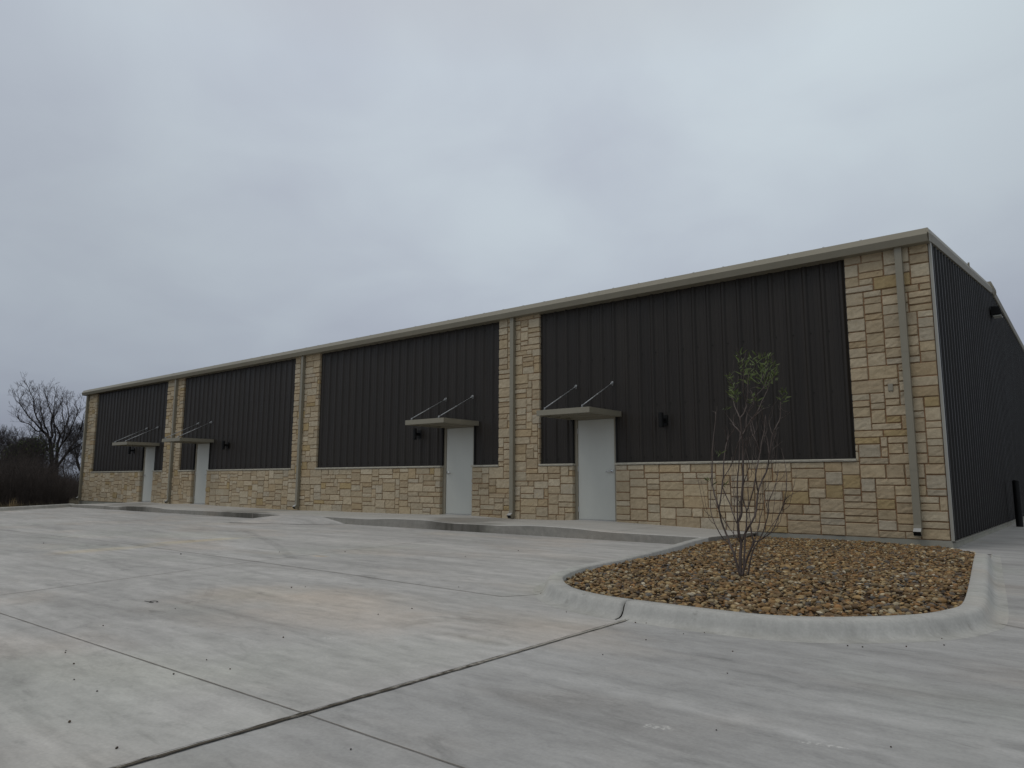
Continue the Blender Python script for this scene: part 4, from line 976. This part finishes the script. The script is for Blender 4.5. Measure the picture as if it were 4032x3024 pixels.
LIMBS = [([(206, 1960), (205, 1880), (204, 1800), (200, 1760), (197, 1731)], .19, .13), ([(197, 1731), (190, 1720), (178, 1706), (166, 1695)], .12, .09),
 ([(166, 1695), (152, 1681), (136, 1662), (117, 1645), (101, 1623), (88, 1604), (78, 1590), (76, 1572)], .07, .02), ([(166, 1695), (152, 1698), (141, 1695), (126, 1680), (112, 1668), (96, 1664), (81, 1659), (72, 1645), (67, 1627)], .06, .018),
 ([(166, 1695), (163, 1680), (159, 1668), (145, 1645), (138, 1625), (134, 1608), (133, 1590), (132, 1572), (122, 1552), (116, 1538)], .07, .02), ([(192, 1724), (188, 1699), (180, 1685), (174, 1672), (170, 1655), (166, 1636), (160, 1610), (157, 1563)], .07, .02),
 ([(197, 1731), (206, 1717), (204, 1695), (201, 1668), (204, 1650), (206, 1636), (199, 1618), (192, 1599), (185, 1575), (181, 1554)], .08, .02), ([(201, 1668), (210, 1655), (217, 1635), (228, 1610), (238, 1588)], .04, .016),
 ([(203, 1780), (213, 1748), (219, 1717), (216, 1690), (213, 1663), (210, 1627), (214, 1600), (215, 1572)], .07, .02), ([(214, 1960), (222, 1860), (224, 1800), (226, 1770), (228, 1744), (237, 1712), (228, 1695), (221, 1681), (213, 1665)], .15, .03),
 ([(237, 1712), (250, 1699), (262, 1670), (271, 1645), (268, 1616), (262, 1596)], .07, .02), ([(225, 1790), (240, 1753), (255, 1735), (268, 1717), (277, 1698), (282, 1681), (296, 1650), (304, 1627), (306, 1612)], .08, .02),
 ([(224, 1840), (257, 1793), (270, 1775), (282, 1757), (296, 1735), (307, 1717), (318, 1690), (325, 1663), (330, 1630)], .10, .02), ([(260, 1790), (290, 1765), (312, 1752), (335, 1730), (350, 1700)], .06, .02),
 ([(240, 1753), (250, 1720), (254, 1690), (252, 1660), (246, 1630), (248, 1605)], .05, .018), ([(200, 1790), (185, 1765), (172, 1740), (160, 1722), (150, 1712)], .04, .012)]
rnd = random.Random(4); D0 = 56.
def tp(px, py, off=0.): return CP+ray(px, py)*(D0+off)
root = tag(empty('bare_tree', tuple(Vector((tp(208, 1950).x, tp(208, 1950).y, -.3)))), 'tallest bare tree with a wide forked crown, left of the building', 'tree', 'bare trees beyond the lot')
T = MB(); segs = []
for li, (pts, ra, rb_) in enumerate(LIMBS):
    W = catm([tp(x, y, (1.2*math.sin(x*.11+li))*max(0, (1800-y)/260.)) for x, y in pts], 3); n = len(W)
    T.tube(W, [ra+(rb_-ra)*i/(n-1) for i in range(n)], 7)
    for i in range(2, n):
        z = W[i].z
        if z < 3.0: continue
        for _ in range(2 if i < n-1 else 3):
            if rnd.random() > .42: continue
            d = (W[i]-W[i-1]).normalized(); a = rnd.uniform(0, 6.28); s_ = Matrix.Rotation(a, 3, d)@d.orthogonal().normalized()
            grow(W[i], (d*.75+s_*.6+Vector((0, 0, .35))).normalized(), rnd.uniform(.35, .75), .020, 3, 5, segs, rnd, .2, .6)
C_ = MB()
for ps, rr, lv in segs: C_.tube(ps, [max(a*.9, .0065) for a in rr], 3, cap=False)
part(T, 'trunk', BARK_D, root, True); part(C_, 'crown', BARK_F, root, True)
bare_tree(345, 60, 7.0, 'bare tree fanning upward, half hidden behind the building corner', 8, .16, 7, .5, .16, 4, lean=.05)
bare_tree(285, 62, 5.4, 'slender bare tree between the tallest one and the building corner', 12, .08, 6, .5, .2, 3, lean=.1)
bare_tree(40, 52, 5.3, 'bare tree at the far left edge with a thin upright crown', 21, .12, 7, .5, .2, 3)
bare_tree(112, 50, 4.9, 'bushy small tree with sparse green leaves, left of the tallest bare tree', 25, .10, 7, .55, .15, 4, leafy=.07)
bare_tree(-45, 54, 5.6, 'bare tree mostly cut off by the left edge of the photo', 31, .12, 6, .5, .2, 3)
bare_tree(75, 57, 5.2, 'thin bare tree behind the leafy bush', 44, .09, 6, .5, .2, 3)
bare_tree(160, 54, 3.9, 'low bare tree filling the gap left of the tallest trunk', 47, .08, 6, .6, .1, 4)
# undergrowth: thousands of thin stems, nobody could count them
rb = random.Random(77); NB = 21000; Vb = []; Fb = []; k = 0
for i in range(NB):
    D = 30.5+35*rb.random()**1.3; px = rb.uniform(-700, 335 if D > 40 else 275)
    d = ray(px, 1905); p = CP+d*D; p = np.array((p.x, p.y, -.3))
    env = 2.35+.35*math.sin(px*.013+.5)+.3*math.sin(px*.04+D)+.35*math.sin(px*.11+D*.5)+(.45 if px < 150 else -.1)+.25*math.sin(D*.7+px*.02)
    h = env*(rb.uniform(.2, 1.)**.8)*(D/48.)*(1 if px < 210 else .82)
    if rb.random() < .06: h *= 1.35
    r = rb.uniform(.004, .012); az = rb.uniform(0, 6.28); ln = rb.gauss(0, .32)
    z0 = rb.uniform(0, h*.35)
    a = p+np.array((0, 0, z0)); dirx = np.array((math.cos(az), math.sin(az), 0))
    q1 = a+np.array((0, 0, (h-z0)*.55))+dirx*ln*(h-z0)*.5; q2 = a+np.array((0, 0, (h-z0)))+dirx*ln*(h-z0)*1.2+np.array((rb.gauss(0, .1), rb.gauss(0, .1), 0))
    for j, (q, rr) in enumerate(((a, r), (q1, r*.8), (q2, r*.35))):
        for m in range(3): Vb.append(q+np.array((math.cos(m*2.094), math.sin(m*2.094), 0))*rr)
    for j in range(2):
        for m in range(3): Fb.append((k+j*3+m, k+j*3+(m+1) % 3, k+j*3+3+(m+1) % 3, k+j*3+3+m))
    k += 9
    for _ in range(3):      # side twigs
        t = rb.uniform(.2, .95); s0 = q1+(q2-q1)*t if rb.random() < .6 else a+(q1-a)*t; l = rb.uniform(.25, .7); a2 = rb.uniform(0, 6.28)
        s1 = s0+np.array((math.cos(a2)*l*.7, math.sin(a2)*l*.7, l*rb.uniform(-.1, .8))); r3 = r*.5
        for q, rr in ((s0, r3), (s1, r3*.5)):
            for m in range(3): Vb.append(q+np.array((math.cos(m*2.094), math.sin(m*2.094), .4*(m-1)))*rr)
        for m in range(3): Fb.append((k+m, k+(m+1) % 3, k+3+(m+1) % 3, k+3+m))
        k += 6
bo = from_np('brush', np.array(Vb), np.array(Fb), [BRUSH], ngon=4)
tag(bo, 'tangled leafless brown undergrowth beyond the left curb', 'undergrowth', kind='stuff')
# tufts of dry grass along the kerb
g = MB(); rg = random.Random(9)
def grass(px, py, n, h):
    q = onz(px, py, -.1); q = q+(q-CP).normalized()*.6
    for _ in range(n):
        p = Vector((q.x+rg.gauss(0, .10), q.y+rg.gauss(0, .10), -.3)); a = rg.uniform(0, 6.28); l = h*rg.uniform(.5, 1.1); ln = rg.uniform(0, .45)
        t = p+Vector((math.cos(a)*ln*l, math.sin(a)*ln*l, l)); s_ = Vector((-math.sin(a), math.cos(a), 0))*.004
        m = (p+t)/2+Vector((0, 0, l*.08)); g.add([p-s_, p+s_, m+s_, m-s_, t], [(0, 1, 2, 3), (3, 2, 4)])
grass(52, 1990, 60, .48); grass(42, 1991, 24, .3)
for _ in range(40): grass(rg.uniform(-600, 200), rg.uniform(1988, 1994), 8, .16)
tag(g.build('dry_grass', STRAW), 'dry straw coloured grass tufts along the far left curb', 'grass', kind='stuff')

# bent bit of wire lying on the concrete
q = onz(606, 2372, ZL); g = MB(); ws = []
for i in range(15):
    a = i/14*5.6; ws.append((q.x+.038*math.cos(a), q.y+.028*math.sin(a), ZL+.006))
ws = [(q.x-.10, q.y-.03, ZL+.005), (q.x-.03, q.y-.026, ZL+.006)]+ws[::-1]
g.tube(ws, .0022, 6)
tag(g.build('wire_loop', BLACK, smooth=True), 'thin bent loop of dark wire lying on the concrete lot at left', 'wire')
# ------------------------------------------------------------------ small stones lying on the lot
DEB = [(-1.51, -11.66, .016), (-1.06, -11.66, .013), (-4.24, -10.11, .012), (-3.51, -10.75, .011), (-2.19, -11.4, .010), (-2.85, -11.21, .010), (-2.53, -11.28, .012), (-2.9, -11.19, .009), (-1.91, -11.04, .013), (-2.07, -10.78, .01), (-1.89, -11.41, .01), (-2.25, -10.18, .013), (-4.08, -8.89, .016), (-3.79, -10.12, .01), (-7.86, -8.07, .025), (-6.49, -6.4, .018), (-.39, -11.12, .010), (-7.15, -7.02, .014), (-4.79, -5.75, .016), (-4.78, -4.63, .016), (-2.41, -9.27, .012), (-2.4, -8.94, .013), (-2.92, -7.86, .013), (-2.09, -7.68, .016), (-1.4, -8.28, .010), (.56, -8.12, .014), (.64, -8.1, .013), (.97, -7.52, .012), (1.01, -7.72, .012), (.84, -7.91, .012), (.08, -8.71, .010), (.25, -9.2, .009), (.56, -10.06, .008), (1.14, -9.82, .009), (-.46, -9.27, .009), (-.79, -8.31, .012), (-.72, -8.28, .011), (-.46, -8.76, .010), (-.36, -8.44, .009), (-.27, -8.32, .009), (-11.17, -8.63, .02), (-1.79, -10.8, .009), (-4.02, -8.78, .012)]
protome = []
for k in range(6):
    V = protos[k]; me_o = from_np('loose_stone', V, IF, [PEB], np.repeat((PC[[3, 9, 7, 9, 8, 3]][k]*.5)[None], nv, 0), smooth=True); protome.append(me_o)
used = set()
for i, (x, y, s) in enumerate(DEB):
    k = i % 6; o = protome[k]
    if k in used: o = o.copy(); COL.objects.link(o)
    used.add(k); o.location = (x, y, ZL+s*.35); o.scale = (s*.48, s*.36, s*.32); o.rotation_euler = (0, 0, i*1.7)
    tag(o, 'small dark stone lying loose on the grey concrete lot', 'stone', 'small stones scattered on the concrete lot')
